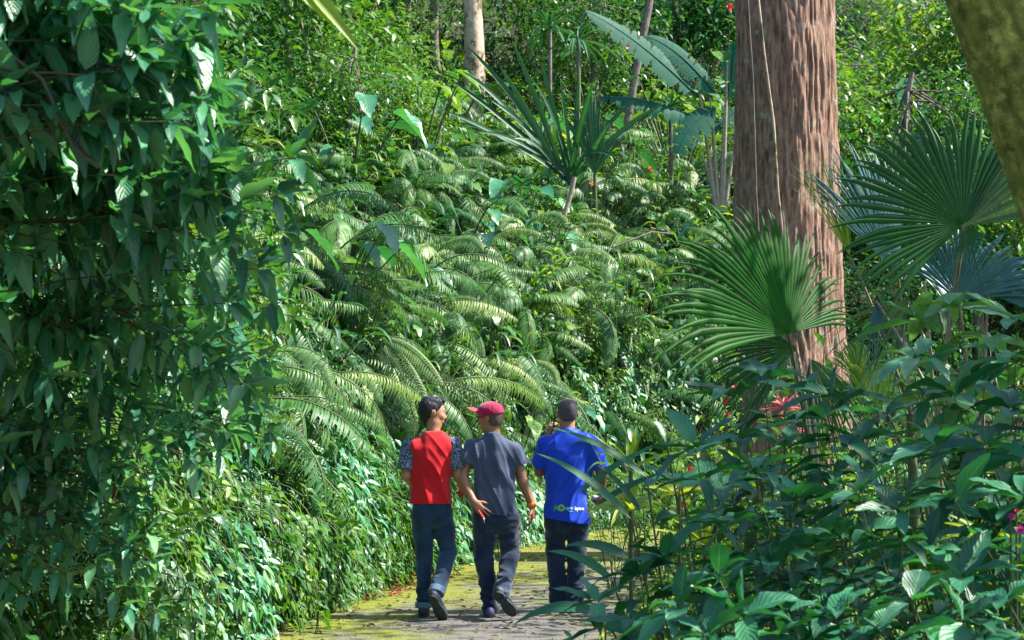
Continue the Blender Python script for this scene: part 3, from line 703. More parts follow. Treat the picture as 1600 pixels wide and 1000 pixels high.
# rope-like root hanging down its face
hp = [at(1188, -20, 18.15), at(1198, 80, 18.15), at(1212, 190, 18.14), at(1218, 300, 18.13), at(1228, 400, 18.12), at(1236, 520, 18.10)]
o = stick("hanging_root", hp, .014, M['palebark'], n=6); tag(o, "thin pale aerial root hanging down the front of the big trunk", "vine")
hp = [at(1172, -20, 18.2), at(1180, 120, 18.2), at(1184, 300, 18.2), at(1190, 420, 18.2)]
o = stick("hanging_root", hp, .007, M['greybark'], n=5); tag(o, "finer grey root left of the pale one on the big trunk", "vine")

# mossy leaning trunk at the right edge, close to the camera
m0, m1 = at(1598, 0, 6.2), at(1738, 420, 6.2)
mb = np.array([2.35, 6.2, 0])
dirm = (m0 - m1) / (m0[2] - m1[2])
P0 = m1 + dirm * (0 - m1[2]); 
mt = empty("mossy_tree", tuple(P0)); tag(mt, "close leaning trunk covered in yellow-green moss at the right edge", "tree")
pm = [dirm * z for z in (-.2, 1, 2, 3, 4, 5.5)] + [dirm * 5.5 + np.array([.3, .3, 1.2])]
link(bpy.data.objects.new("trunk", trunk_mesh(pm, [.34, .27, .245, .235, .225, .2, .17], 120, 300, .014, 5, [M['mossbark']], 8, lump=.10)), mt)
lb = Leaves(); lv = Leaves(); random.seed(5)
CAN = []
for i in range(21):
    # clumps of the crown, spread over and to the right of the path's near end
    c = np.array([random.uniform(4.9, 8.8), random.uniform(4.8, 8.6), random.uniform(5.2, 8.2)]) if i > 5 else np.array([random.uniform(2.2, 4.9), random.uniform(4.5, 11), random.uniform(5.6, 8.0)])
    CAN.append(c)
for c in CAN:
    lb.tube(curve(P0 + pm[-2], c, .5, 8), np.linspace(.07, .012, 8), 5)
    m_ = 330; o_ = rnd_dir(m_) * (rng.random((m_, 1)) ** .5) * [.95, .95, .45]; L = rng.uniform(.12, .2, m_)
    lv.leaves(c + o_, rnd_dir(m_, -.7, .3), rng.normal(0, .4, (m_, 3)) + [0, 0, 1], L, L * .45, seg=2, mid=False)
cr = lv.obj("crown", [M['dark']], mt, tuple(-P0)); lb.obj("limb", [M['mossbark']], mt, tuple(-P0))

for j, (bx, by, cc, cr_, n_) in enumerate((((6.3, 13.2, (0, .2, 6.8), (1.8, 2.6, 1.3), 800)), (5.9, 16.6, (.2, 0, 6.6), (1.5, 1.6, 1.2), 450), (4.9, 10.3, (.1, .3, 5.2), (1.4, 1.4, 1.0), 900))):  # unseen trees added out of frame to throw dappled shade on the path
    tree("added_shade_tree", ["unseen slim tree added beyond the right edge to dapple the path", "smaller unseen tree added farther along to dapple the path", "unseen slim tree added out of frame beyond the mossy trunk"][j], "tree", "unseen trees added right of the path", (bx, by, 0), [(0, 0, -.2), (.1, 0, 2), (0, .1, 4), cc], [.14, .11, .09, .05], M['greybark'], (cc, cr_), leaf='dark', nl=n_, cl=12, ls=(.12, .2), seed=60 + j, rows=40, n_ang=16, fillr=.3)
# ------------------------------------------------------------------ thin and distant trees
def px_tree(name, label, D, pts_px, w_px, bark, crown_h=3.0, base_drop=None, seed=0, nl=2600, cr=(2.0, 2.0, 1.6), leaf='far', ls=(.1, .17)):
    D = dist_to_ground(*pts_px[0]); P = [at(x, y, D) for x, y in pts_px]; b = P[0].copy(); gz = float(ground_z(b[0], b[1])); b[2] = min(gz, b[2]) - .1
    pl = [(0, 0, 0)] + [tuple(p_ - b) for p_ in P]
    top = np.array(pl[-1]) + (np.array(pl[-1]) - np.array(pl[-2])) * .6; pl.append(tuple(top))
    r0 = w_px / F * D / 2
    return tree(name, label, "tree", "trees on the hillside", tuple(b), pl, [r0 * 1.25, r0, r0 * .85, r0 * .6], bark, (top + [0, 0, crown_h * .3], cr), seed=seed, nl=nl, leaf=leaf, ls=ls)
px_tree("pale_tree", "pale patchy trunk on the slope left of the strap-leaved palm", 34, [(738, 225), (742, 120), (738, 0), (736, -60)], 34, M['palebark'], seed=1)
px_tree("slender_tree", "slender grey trunk leaning right beside the banana plant", 33, [(972, 240), (985, 170), (1000, 80), (1020, -10), (1024, -60)], 13, M['greybark'], seed=2)
px_tree("slender_tree", "thin dark trunk between the pale trunk and the banana plant", 33.5, [(866, 130), (856, 80), (840, -10), (836, -60)], 7, M['greybark'], seed=3)
px_tree("slender_tree", "pinkish grey trunk rising behind the dark leaves at upper left", 26, [(318, 110), (316, 60), (312, -10), (310, -80)], 17, M['greybark'], seed=4)
px_tree("slender_tree", "thin brown twin-stemmed trunk just right of the upper left foliage", 27, [(410, 100), (404, 40), (402, -20), (400, -60)], 5, M['twig'], seed=5)
px_tree("slender_tree", "short grey-brown trunk left of the pale trunk near the top", 36, [(682, 140), (678, 60), (676, -30)], 14, M['greybark'], seed=6)

# jungle trees that fill the hillside: three kinds
kinds = [("broad_tree", "dark broad-leaved tree", 'far', (.17, .28), 2.0), ("small_leaved_tree", "yellow-tipped small-leaved tree", 'shrub', (.13, .2), 1.7), ("tangled_tree", "climber-hung dull green tree", 'vine', (.14, .24), 2.3)]
tp = []
for k, (nm, lb_, lf, ls, rr) in enumerate(kinds):
    for v in range(2):
        tp.append((nm, lb_, tree(nm, lb_, "tree", None, (0, 0, 0), [(0, 0, -.3), (.1, 0, 1), (.1 + .3 * v, 0, 2.6), (.2, .1, 3.6)], [.13, .10, .08, .05], M['greybark'], ((0, 0, 2.1), (rr, rr, 2.0)), leaf=lf, ls=ls, nl=3600, cl=20, seed=20 + k * 2 + v, rows=30, n_ang=14, fillr=.42)))
spots = [(-5.6, 27.5), (-4.2, 29), (-3.0, 30.5), (-6.5, 29.5), (-2.2, 32.5), (-5.0, 32), (6.3, 27.6), (-10, 34), (-7.5, 36), (-5.2, 34), (-2.6, 37), (-.6, 35.5), (1.2, 38), (3.2, 36.5), (5.4, 38.5), (7.8, 31), (10, 33), (6.6, 35), (9.2, 37), (12, 36), (-12, 40), (-8.8, 42), (-5.5, 43), (-2.6, 44), (.6, 45), (4, 45), (7.4, 45), (10.6, 44), (14, 43),
         (-12, 50), (-8, 51), (-4, 52), (0, 53), (4, 53), (8, 52), (12, 51), (8.2, 28.5), (10.2, 29.5), (-6.2, 30), (-8.3, 28.5), (-4.4, 31.5), (-6.8, 25.5), (15.5, 49), (-1.8, 41), (2.4, 41.5)]
for i, (x, y) in enumerate(spots):
    nm, lb_, pr = tp[i % 6]
    x += random.uniform(-.5, .5); y += random.uniform(-.6, .6)
    qx = 800 + x / y * F                      # keep the glade round the banana plant and the pale trunk open
    if (620 < qx < 1160 and y < 41.5): continue
    place([pr], nm, "tree", [lb_], "trees on the hillside", x, y, float(ground_z(x, y)), random.uniform(0, 6.28), random.uniform(.75, 1.25) * (.6 if i < 7 else 1), h=2.5)
take_out([t[2] for t in tp])
# ------------------------------------------------------------------ banana plant on the slope
def banana_leaf(parent, base, tip, bulge, wmax, face, mat='banana', droop=.35, n=34, name="leaf", stalk=.0):
    p = curve(base, tip, n=30, bulge=bulge); lv = Leaves(); lv.tube(p, np.linspace(.022, .005, 30), 5, tint=.9)
    t = np.linspace(stalk + .02, .99, n); P = np.stack([np.interp(t, np.linspace(0, 1, 30), p[:, i]) for i in range(3)], 1)
    T = norm(np.gradient(P, axis=0)); Nf = norm(np.asarray(face, float)); S = norm(np.cross(T, Nf)); U = np.cross(S, T)
    u = (t - stalk) / (1 - stalk); wd = wmax * np.clip(np.sin(np.pi * np.clip(u, 0, 1) ** .8), .05, 1) ** .5
    step = np.linalg.norm(p[-1] - p[0]) * (1 - stalk) / n * 1.25
    off = 0
    for sg in (1, -1):
        tear = (rng.random(n) < .22).cumsum(); wd = wd * np.where(rng.random(n) < .12, .45, 1); dr = droop * (0.6 + 0.8 * _hash(tear, tear * 0 + sg + 2, tear * 0))
        ang = 0.35 + .55 * (_hash(tear, tear * 0 + sg + 5, tear * 0) - .5)
        lv.leaves(P, S * sg * 1.0 + T * ang[:, None], U + rng.normal(0, .02, (n, 3)), wd, step, prof=lambda t: np.clip(1.15 - t ** 6, 0.2, 1) * np.ones_like(t), seg=5, droop=dr, fold=.0, mid=False, tint=np.clip(.4 + .3 * rng.random(n), 0, 1))
    return lv.obj(name, [M[mat]], parent)
Db = min(31, dist_to_ground(1126, 300)); print('Db', Db)
B0 = at(1126, 300, Db); gz = float(ground_z(B0[0], B0[1]))
bn = empty("banana_plant", tuple(B0[:2]) + (gz,)); tag(bn, "banana-like plant with torn bluish green leaves left of the big trunk", "banana plant")
def rel(o, px, py, D): return at(px, py, D) - np.array(o.location)
crn = rel(bn, 1126, 215, Db)
st = Leaves()
for dx, tx, ty in ((-6, 1092, 120), (-2, 1112, 150), (2, 1135, 160), (5, 1140, 90), (-3, 1098, 240), (8, 1150, 230)):
    st.tube(curve(rel(bn, 1126 + dx, 330, Db), rel(bn, tx, ty, Db), bulge=(0, 0, .2)), np.linspace(.05, .02, 10), 6)
st.obj("stem", [M['paletwig']], bn)
banana_leaf(bn, rel(bn, 1095, 150, Db), rel(bn, 918, 12, Db - .6), (-.1, 0, .35), .30, (.1, -1, .6), droop=.25)
banana_leaf(bn, rel(bn, 1118, 140, Db), rel(bn, 1012, 52, Db), (-.05, 0, .35), .33, (.1, -1, .5), droop=.3)
banana_leaf(bn, rel(bn, 1098, 185, Db), rel(bn, 938, 148, Db - .3), (0, 0, .22), .26, (0, -.8, .9), droop=.55)
banana_leaf(bn, rel(bn, 1120, 165, Db), rel(bn, 1062, 238, Db - .5), (-.18, 0, .12), .34, (-.3, -1, .15), droop=.2)
banana_leaf(bn, rel(bn, 1140, 150, Db), rel(bn, 1150, 62, Db), (.05, 0, .1), .28, (-.4, -1, .2), droop=.3)
banana_leaf(bn, rel(bn, 1120, 200, Db), rel(bn, 1210, 150, Db + .6), (.1, 0, .4), .3, (.2, -1, .5), droop=.4)

# ------------------------------------------------------------------ strap-leaved palm (long folded leaves) above the men
Ds = min(30, dist_to_ground(893, 285)); print('Ds', Ds); S0 = at(893, 285, Ds); gz = float(ground_z(S0[0], S0[1])); S0[2] = gz
spm = empty("strap_leaved_palm", tuple(S0)); tag(spm, "clump of long dark strap leaves arching up the slope above the maroon cap", "palm")
hubp = rel(spm, 893, 285, Ds)
targets = [(728, 68), (722, 108), (700, 120), (716, 190), (740, 205), (745, 120), (800, 60), (780, 100), (845, 95), (830, 120), (760, 150), (905, 110), (930, 120), (948, 160), (955, 190), (1000, 150), (1040, 160), (985, 200), (960, 245), (875, 120), (690, 170), (850, 250), (800, 215)]
random.seed(12)
for i, (tx, ty) in enumerate(targets):
    lv = Leaves(); tip = rel(spm, tx, ty, Ds + random.uniform(-1.2, .6)); b_ = hubp + rng.normal(0, .06, 3)
    c = curve(b_, tip, n=16, bulge=(random.uniform(-.05, .05), 0, random.uniform(.15, .5)))
    T = norm(np.gradient(c, axis=0)); ref = np.array([random.uniform(-.4, .4), -1, .5]); S_ = norm(np.cross(T, ref)); U_ = np.cross(S_, T)
    w_ = .045 * np.sin(np.pi * np.linspace(.12, 1, 16)) ** .5 + .004
    V = np.stack([c - S_ * w_[:, None] + U_ * .02, c, c + S_ * w_[:, None] + U_ * .02], 1).reshape(-1, 3)
    k = np.arange(15)[:, None] * 3 + np.arange(2)[None]; Q = np.stack([k, k + 1, k + 4, k + 3], -1).reshape(-1, 4)
    lv._push(V, Q, np.full(len(V), random.random()), np.repeat(np.linspace(0, 1, 16), 3), np.tile([-1, 0, 1], 16), 0)
    lv.obj("leaf", [M['strap']], spm)
# young pleated palm beside it
Dp = Ds - .3; P0_ = at(935, 290, Dp); P0_[2] = float(ground_z(P0_[0], P0_[1]))
yp = empty("young_palm", tuple(P0_)); tag(yp, "young palm with stiff pleated leaves right of the strap-leaved clump", "palm")
hb = rel(yp, 930, 270, Dp)
stick("stem", curve((0, 0, 0), hb), .03, M['stem'], yp)
for tx, ty, sp2 in ((918, 120, .32), (945, 165, .25), (885, 150, .3), (952, 215, .22), (905, 235, .3), (975, 190, .3)):
    tip = rel(yp, tx, ty, Dp); d = tip - hb
    fan_leaf(hb, d, (random.uniform(-.2, .2), -1, .3), float(np.linalg.norm(d)), nseg=8, spread=sp2, mat='strap', split=.8, droop=.04, parent=yp, name="leaf")
tip = rel(yp, 922, 170, Dp)
fan_leaf(hb + (tip - hb) * .55, tip - hb, (0, -1, .3), float(np.linalg.norm(tip - hb)) * .45, nseg=3, spread=.3, mat='drac', split=.8, droop=.0, parent=yp, name="new_leaf")

# dracaena-like rosettes further right on the slope
for j, (px, py, D, L) in enumerate(((1050, 165, 32, .9), (905, 60, 34, 1.2), (860, 40, 35, 1.1))):
    c = at(px, py, D); r_ = empty("spiky_plant", (c[0], c[1], float(ground_z(c[0], c[1])))); h = c - np.array(r_.location)
    tag(r_, ["spiky rosette of long leaves behind the hanging banana leaf", "dark spiky rosette under the leaning slender trunk", "bluish spiky rosette beside the thin dark trunk"][j], "plant")
    stick("stem", curve((0, 0, 0), h), .04, M['greybark'], r_)
    lv = Leaves(); D_ = rnd_dir(26, -.1, 1); lv.leaves(np.tile(h, (26, 1)), D_, (0, 0, 1), L, .07, prof=prof_lance, seg=7, droop=.5, fold=.3); lv.obj("foliage", [M['strap']], r_)

# ------------------------------------------------------------------ fan palms right of the path
def fan_palm(label, base, leaves, trunk_top):
    r_ = empty("fan_palm", base); tag(r_, label, "fan palm", "fan palms by the big trunk")
    tt = np.asarray(trunk_top) - np.asarray(base)
    stick("trunk", curve((0, 0, 0), tt), np.linspace(.045, .03, 10), M['stem'], r_, 8)
    for (hub, axis, nrm, L, kw) in leaves:
        h = np.asarray(hub) - np.asarray(base)
        lf = fan_leaf(h, axis, nrm, L, parent=r_, **kw)
        pt = curve(tt, h, n=12, bulge=(0, 0, .12)); o = stick("petiole", pt, np.linspace(.014, .008, 12), M['paletwig'] if kw.get('mat') != 'fan' else M['stem'], r_, 6)
    return r_
D1 = 9.6
fan_palm("fan palm whose backlit green leaf hangs low across the big trunk", (1.75, 9.9, 0),
    [(at(1232, 522, D1), (-.32, .10, 1), (.30, -.60, 1.0), 1.0, dict(nseg=48, spread=3.1, asym=.26, mat='fan', droop=.10, cone=.12, split=.6)),
     (at(1245, 545, D1 + .3), (-.9, .2, -.10), (.1, -1, .5), .62, dict(nseg=30, spread=1.8, mat='fandark', droop=.30, cone=.1)),
     (at(1265, 560, D1 + .5), (.3, .1, -.6), (.2, -1, .5), .5, dict(nseg=26, spread=1.6, mat='fandark', droop=.35, cone=.1))], (1.78, 9.9, 1.0))
D2 = 9.6
fan_palm("fan palm with a dark pleated fan in front of the mossy trunk", (2.45, 9.9, 0),
    [(at(1508, 350, D2), (-.62, .1, .75), (.10, -1, .1), .80, dict(nseg=38, spread=3.3, mat='fandark', droop=.04, cone=.10, split=.62)),
     (at(1512, 352, D2), (.85, .0, .62), (-.45, -1, .3), .70, dict(nseg=24, spread=1.2, mat='fernpale', droop=.05, cone=.1, split=.6)),
     (at(1512, 352, D2), (.15, -.1, -1), (.0, -1, .2), .40, dict(nseg=22, spread=1.9, mat='fandark', droop=.05, cone=.3, split=.25))], (2.42, 9.9, 1.25))
D3 = 11.5
fan_palm("fan palm with glossy fans tinted sky blue behind the dark fan", (2.8, 11.8, 0),
    [(at(1405, 430, D3), (-.36, .15, 1), (.45, -1, .20), 1.18, dict(nseg=36, spread=1.05, mat='fanblue', droop=.05, cone=.06, split=.62)),
     (at(1330, 400, D3), (-.3, .0, 1), (.5, -1, .25), .95, dict(nseg=16, spread=.8, mat='lime', droop=.10, cone=.06, split=.3)),
     (at(1390, 395, D3 - .3), (.95, .1, -.35), (.2, -.5, 1.), .55, dict(nseg=30, spread=1.3, mat='fanblue', droop=.12, cone=.05, split=.65))], (2.75, 11.8, 1.6))
D4 = 10.2
fan_palm("fan palm with broad teal fans low beside the mossy trunk", (2.95, 10.6, 0),
    [(at(1500, 470, D4), (.35, .2, 1), (-.15, -1, .5), .58, dict(nseg=36, spread=2.3, mat='fanblue', droop=.08, cone=.08, split=.75)),
     (at(1545, 460, D4), (1, .0, .25), (.0, -.9, .7), .6, dict(nseg=30, spread=1.5, mat='fanblue', droop=.15, cone=.08, split=.75)),
     (at(1420, 470, D4 + 1), (-.6, .0, -.5), (.2, -1, .5), .8, dict(nseg=24, spread=1.5, mat='fernpale', droop=.35, cone=.08, split=.2)),
     (at(1370, 470, D4 + 1), (.2, .0, -.8), (.2, -1, .5), .7, dict(nseg=24, spread=1.3, mat='fanblue', droop=.25, cone=.08, split=.2))], (2.9, 10.6, 1.1))
D5 = 13.5
fan_palm("bright green fan palm low to the right of the big trunk", (2.85, 13.9, 0),
    [(at(1365, 640, D5), (.0, .0, 1), (.3, -1, .5), .5, dict(nseg=30, spread=2.4, mat='lime', droop=.08, cone=.1, split=.7)),
     (at(1345, 600, D5), (-.3, .0, 1), (.3, -1, .3), .45, dict(nseg=20, spread=1.2, mat='lime', droop=.08, cone=.1, split=.7))], (2.83, 13.9, .9))
for px, y0, y1, D, w_, lab in ((1412, 530, 640, 8.8, .006, "slim pale stem standing left of the tall shade shrub"), (1446, 440, 640, 8.8, .008, "straight grey stem rising below the dark fan"), (1305, 500, 560, 12, .004, "thin stem crossing the foot of the big trunk")):
    a_, b_ = at(px + 14, y1, D), at(px, y0, D); a_ = a_ + (a_ - b_) * (a_[2] / max(.01, (b_[2] - a_[2]))) ; o = stick("plant_stem", [a_, (a_ + b_) / 2 + [.004, 0, 0], b_], w_, M['paletwig'], n=6); tag(o, lab, "stem")

# ------------------------------------------------------------------ shrubs with large leaves
def branchy(name, label, cat, group, base, tips, mat, ls, asp=.38, per=12, prof=prof_ell, seg=8, twig='twig', droop=(.1, .6), hang=.4, root_pts=None, whorl=0, wave=.06, start=.2, sag=.35, rad=.006):
    root = empty(name, base); tag(root, label, cat, group); lv = Leaves(); st = Leaves(); base = np.asarray(base, float)
    rp = [np.zeros(3)] if root_pts is None else [np.asarray(p, float) - base for p in root_pts]
    if len(rp) > 1: st.tube(curve(rp[0], rp[-1], n=8), np.linspace(rad * 2.4, rad * 1.4, 8), 6)
    for tip in tips:
        a_ = rp[-1] if len(rp) == 1 else rp[0] + (rp[-1] - rp[0]) * random.uniform(.4, 1)
        tp_ = np.asarray(tip, float) - base; p = curve(a_, tp_, n=14, bulge=(random.uniform(-.15, .15), random.uniform(-.15, .15), random.uniform(.3, 1.3) * sag)); p[1:-1] += rng.normal(0, .008, (12, 3))
        st.tube(p, np.linspace(rad, .002, 14), 5)
        if whorl:
            nodes = [(1.0, whorl), (.9, 3), (.78, 3), (.64, 2), (.5, 2), (.36, 2)]
        else: nodes = [(t_, 1) for t_ in np.linspace(start, 1, per)]
        T = norm(np.gradient(p, axis=0)); ph = random.uniform(0, 6.28)
        for j, (t_, nn) in enumerate(nodes):
            P = np.array([np.interp(t_, np.linspace(0, 1, 14), p[:, i]) for i in range(3)]); tg = T[min(13, int(t_ * 13))]
            a1 = norm(np.cross(tg, [.1, .2, 1.0])); b1 = np.cross(tg, a1)
            for q_ in range(nn):
                an = ph + j * 2.4 + q_ * 6.283 / max(nn, 1) + random.uniform(-.3, .3)
                rad_ = a1 * math.cos(an) + b1 * math.sin(an)
                out_ = .35 + .3 * random.random() if (whorl and t_ == 1.0) else .25
                D = rad_ * (.8 if whorl else .75) + tg * out_ + np.array([0, 0, -hang * random.uniform(.1, 1.3)])
                L = random.uniform(*ls) * (1 if t_ > .6 else .85)
                dr = random.uniform(*droop)
                lv.leaves(P + D * .015, D, np.array([0, 0, 1.0]) + rng.normal(0, .25, 3), L, L * asp * random.uniform(.85, 1.15), prof=prof, seg=seg, droop=dr, fold=.18, wave=wave, tint=random.random())
    lv.obj("foliage", [mat], root); st.obj("stem", [M[twig]], root)
    return root
random.seed(31)
def tips_px(lst, D, jit=.25): return [at(x, y, D + random.uniform(-jit, jit)) for x, y in lst]
def fill_px(n, x0, x1, y0, y1): return [(random.uniform(x0, x1), random.uniform(y0, y1)) for _ in range(n)]
G_L = "large dark-leaved shrubs at the left"
def left_shrub(lab, base, top, tips, ls, D, mat='dark', per=11, **k):
    base = (base[0], base[1], float(ground_z(base[0], base[1])))
    return branchy("broadleaf_shrub", lab, "shrub", G_L, base, tips_px(tips, D, .35), M[mat], ls, root_pts=[base, top], per=per, **k)
def ls(lab, base, top, n, box, size, D, mat='dark', asp=.42, prof=prof_ovate, extra=(), hang=.0, whorl=6, droop=(-.1, .35)):
    left_shrub(lab, base, top, fill_px(n, *box) + list(extra), size, D, mat=mat, asp=asp, prof=prof, whorl=whorl, hang=hang, droop=droop)
ls("tall shrub drooping big dark leaves into the upper left corner", (-3.6, 5.0), (-2.4, 5.2, 3.9), 77, (-60, 320, -40, 190), (0.094, 0.184), 5.2, hang=.22, extra=[(330, 130), (300, 200), (250, 60), (130, 190), (160, 170)])
ls("shrub with broad hanging leaves below the upper left corner", (-3.7, 6.0), (-2.6, 6.3, 3.2), 77, (-40, 370, 170, 400), (0.094, 0.184), 6.0, hang=.15, extra=[(400, 420), (440, 360), (455, 245), (330, 270), (425, 300)])
ls("shrub reaching out with pointed dark leaves at mid left", (-3.7, 6.8), (-2.8, 7.1, 2.7), 82, (-20, 380, 380, 590), (0.086, 0.175), 6.8, asp=.34, prof=prof_lance, extra=[(420, 470), (400, 560), (385, 600)])
ls("dark bushy shrub low at the left with leaves in shade", (-3.6, 7.6), (-2.9, 7.8, 2.2), 75, (-20, 360, 540, 740), (0.078, 0.166), 7.4, asp=.36)
ls("teal-leaved shrub in the lower left corner", (-3.5, 7.2), (-2.9, 7.7, 1.6), 65, (-20, 250, 700, 950), (0.070, 0.138), 7.6)
ls("shrub with hanging dark leaves beside the leafy wall", (-3.4, 8.6), (-2.6, 8.9, 2.5), 45, (230, 430, 560, 700), (0.078, 0.156), 8.2, hang=.2, asp=.38)
ls("loose pale-green shrub leaning over the wall at left", (-3.3, 9.8), (-2.5, 9.8, 2.7), 55, (160, 460, 260, 500), (0.078, 0.147), 9.0, mat='vine')
ls("pale-leaved shrub high behind the upper left leaves", (-4.2, 9.6), (-3.0, 9.8, 4.2), 62, (-20, 340, -20, 300), (0.086, 0.166), 9.4, mat='shrub')
ls("light shrub whose sprays reach right over the bank", (-3.0, 11.0), (-2.2, 10.6, 2.9), 40, (270, 470, 100, 400), (.08, .15), 9.8, mat='shrub', hang=.1)
ls("shrub with lit sprays at the near end of the leafy wall", (-2.7, 10.8), (-2.1, 10.5, 2.1), 34, (300, 450, 400, 660), (.07, .13), 9.9, mat='vine', hang=.1)
ls("low leafy shrub at the bottom left edge", (-2.6, 9.0), (-2.3, 9.1, .8), 45, (60, 330, 800, 990), (0.055, 0.110), 8.8, mat='vine')
# bright hanging leaves at the top and single big leaves close by
br = branchy("overhanging_branch", "bright green strap leaves hanging into the top edge", "branch", None, (-.6, 4.6, 3.1), [at(440, -70, 4.6), at(500, -60, 4.6)], M['lime'], (.001, .002), per=1)
lv = Leaves()
for (x0, y0, x1, y1, ww) in ((462, -25, 482, 54, .042), (478, -25, 524, 88, .038)):
    a_, b_ = at(x0, y0, 4.5), at(x1, y1, 4.5); d = b_ - a_; L = np.linalg.norm(d)
    lv.leaves(a_ - np.array(br.location), d + [.05, 0, .06], (0.1, -1, .4), L, ww, prof=prof_lance, seg=10, droop=.15, fold=.2, tint=.75)
lv.obj("leaf", [M['lime']], br)
# bare twigs across the upper left leaves
for j, (pp, D, r_) in enumerate(([[(-20, 60), (60, 120), (110, 230), (150, 260)], 4.9, .006], [[(-20, 100), (40, 110), (90, 110), (145, 118)], 4.9, .004], [[(30, 90), (80, 180), (130, 240), (145, 250)], 5.0, .004])):
    o = stick("twig", [at(x, y, D) for x, y in pp], r_, M['twig'], n=6); tag(o, ["longest bare twig bending down through the upper left leaves", "bare twig running nearly level in the upper left corner", "short bare twig beside the longest one at upper left"][j], "twig")

# whorled shrubs in the shade at right
G_R = "large-leaved shrubs in shade at the right front"
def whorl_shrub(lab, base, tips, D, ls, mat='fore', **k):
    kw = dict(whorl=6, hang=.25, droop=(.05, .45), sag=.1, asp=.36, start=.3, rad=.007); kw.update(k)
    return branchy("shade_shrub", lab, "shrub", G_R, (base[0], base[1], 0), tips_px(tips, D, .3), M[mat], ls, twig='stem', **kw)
random.seed(44)
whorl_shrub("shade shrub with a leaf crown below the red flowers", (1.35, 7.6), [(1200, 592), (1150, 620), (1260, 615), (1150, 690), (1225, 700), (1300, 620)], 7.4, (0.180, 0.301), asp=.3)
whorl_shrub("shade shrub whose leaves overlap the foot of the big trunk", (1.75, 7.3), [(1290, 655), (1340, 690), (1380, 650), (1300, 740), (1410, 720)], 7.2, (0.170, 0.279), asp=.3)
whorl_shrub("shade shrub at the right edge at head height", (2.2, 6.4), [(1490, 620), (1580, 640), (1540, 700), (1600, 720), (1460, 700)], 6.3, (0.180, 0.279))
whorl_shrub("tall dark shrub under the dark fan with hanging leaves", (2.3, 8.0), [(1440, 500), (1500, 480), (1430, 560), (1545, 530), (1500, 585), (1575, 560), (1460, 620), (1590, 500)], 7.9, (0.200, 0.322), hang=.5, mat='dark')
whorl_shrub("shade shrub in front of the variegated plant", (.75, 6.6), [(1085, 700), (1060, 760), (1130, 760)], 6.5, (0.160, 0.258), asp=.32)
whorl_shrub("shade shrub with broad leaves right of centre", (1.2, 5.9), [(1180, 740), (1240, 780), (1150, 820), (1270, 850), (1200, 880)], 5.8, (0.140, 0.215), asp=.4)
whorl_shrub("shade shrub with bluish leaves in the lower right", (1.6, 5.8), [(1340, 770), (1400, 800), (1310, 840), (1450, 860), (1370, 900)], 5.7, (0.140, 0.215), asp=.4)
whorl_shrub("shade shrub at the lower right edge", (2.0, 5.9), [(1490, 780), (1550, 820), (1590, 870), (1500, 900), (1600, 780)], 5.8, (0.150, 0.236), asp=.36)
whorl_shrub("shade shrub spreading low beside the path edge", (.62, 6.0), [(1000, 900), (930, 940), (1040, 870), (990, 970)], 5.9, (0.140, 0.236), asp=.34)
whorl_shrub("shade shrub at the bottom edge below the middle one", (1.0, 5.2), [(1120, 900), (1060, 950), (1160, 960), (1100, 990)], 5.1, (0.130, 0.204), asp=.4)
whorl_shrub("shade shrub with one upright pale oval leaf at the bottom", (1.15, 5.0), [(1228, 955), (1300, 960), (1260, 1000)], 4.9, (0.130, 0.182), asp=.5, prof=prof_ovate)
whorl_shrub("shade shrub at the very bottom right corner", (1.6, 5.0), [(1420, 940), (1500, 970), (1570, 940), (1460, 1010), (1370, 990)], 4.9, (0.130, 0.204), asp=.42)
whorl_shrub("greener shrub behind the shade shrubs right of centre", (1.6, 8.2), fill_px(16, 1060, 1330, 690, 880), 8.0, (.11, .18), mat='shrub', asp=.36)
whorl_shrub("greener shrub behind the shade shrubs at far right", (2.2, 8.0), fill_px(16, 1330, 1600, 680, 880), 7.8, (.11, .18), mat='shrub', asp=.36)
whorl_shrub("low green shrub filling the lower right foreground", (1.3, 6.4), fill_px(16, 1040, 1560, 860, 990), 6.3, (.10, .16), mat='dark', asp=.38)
# arching plant with long blades crossing the man in blue
gp = empty("arching_plant", (.85, 7.4, 0)); tag(gp, "long arching leaf blades crossing in front of the man in blue", "plant")
lv = Leaves(); Dg = 7.2
for (x0, y0, x1, y1, ww, up_, D_) in ((1010, 745, 860, 668, .035, .06, 7.2), (985, 810, 838, 708, .042, .07, 7.1), (905, 770, 1040, 690, .03, .05, 7.3), (930, 790, 1060, 735, .03, .05, 7.4), (1000, 800, 930, 725, .03, .05, 7.3), (955, 905, 855, 860, .045, .06, 6.9), (940, 960, 800, 975, .05, .10, 6.6), (980, 870, 880, 852, .05, .05, 6.9)):
    a_, b_ = at(x0, y0, D_), at(x1, y1, D_); loc = np.array(gp.location)
    c = curve(a_ - loc, b_ - loc, n=14, bulge=(0, 0, up_)); T = norm(np.gradient(c, axis=0)); S_ = norm(np.cross(T, [0.1, -.75, .65])); U_ = np.cross(S_, T)
    w_ = ww * prof_lance(np.linspace(0, 1, 14)) * .5
    V = np.stack([c - S_ * w_[:, None] + U_ * w_[:, None] * .35, c, c + S_ * w_[:, None] + U_ * w_[:, None] * .35], 1).reshape(-1, 3)
    k = np.arange(13)[:, None] * 3 + np.arange(2)[None]; Q = np.stack([k, k + 1, k + 4, k + 3], -1).reshape(-1, 4)
    lv._push(V, Q, np.full(len(V), random.random() * .6 + .3), np.repeat(np.linspace(0, 1, 14), 3), np.tile([-1, 0, 1], 14), 0)
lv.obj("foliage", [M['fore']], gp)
st = Leaves()
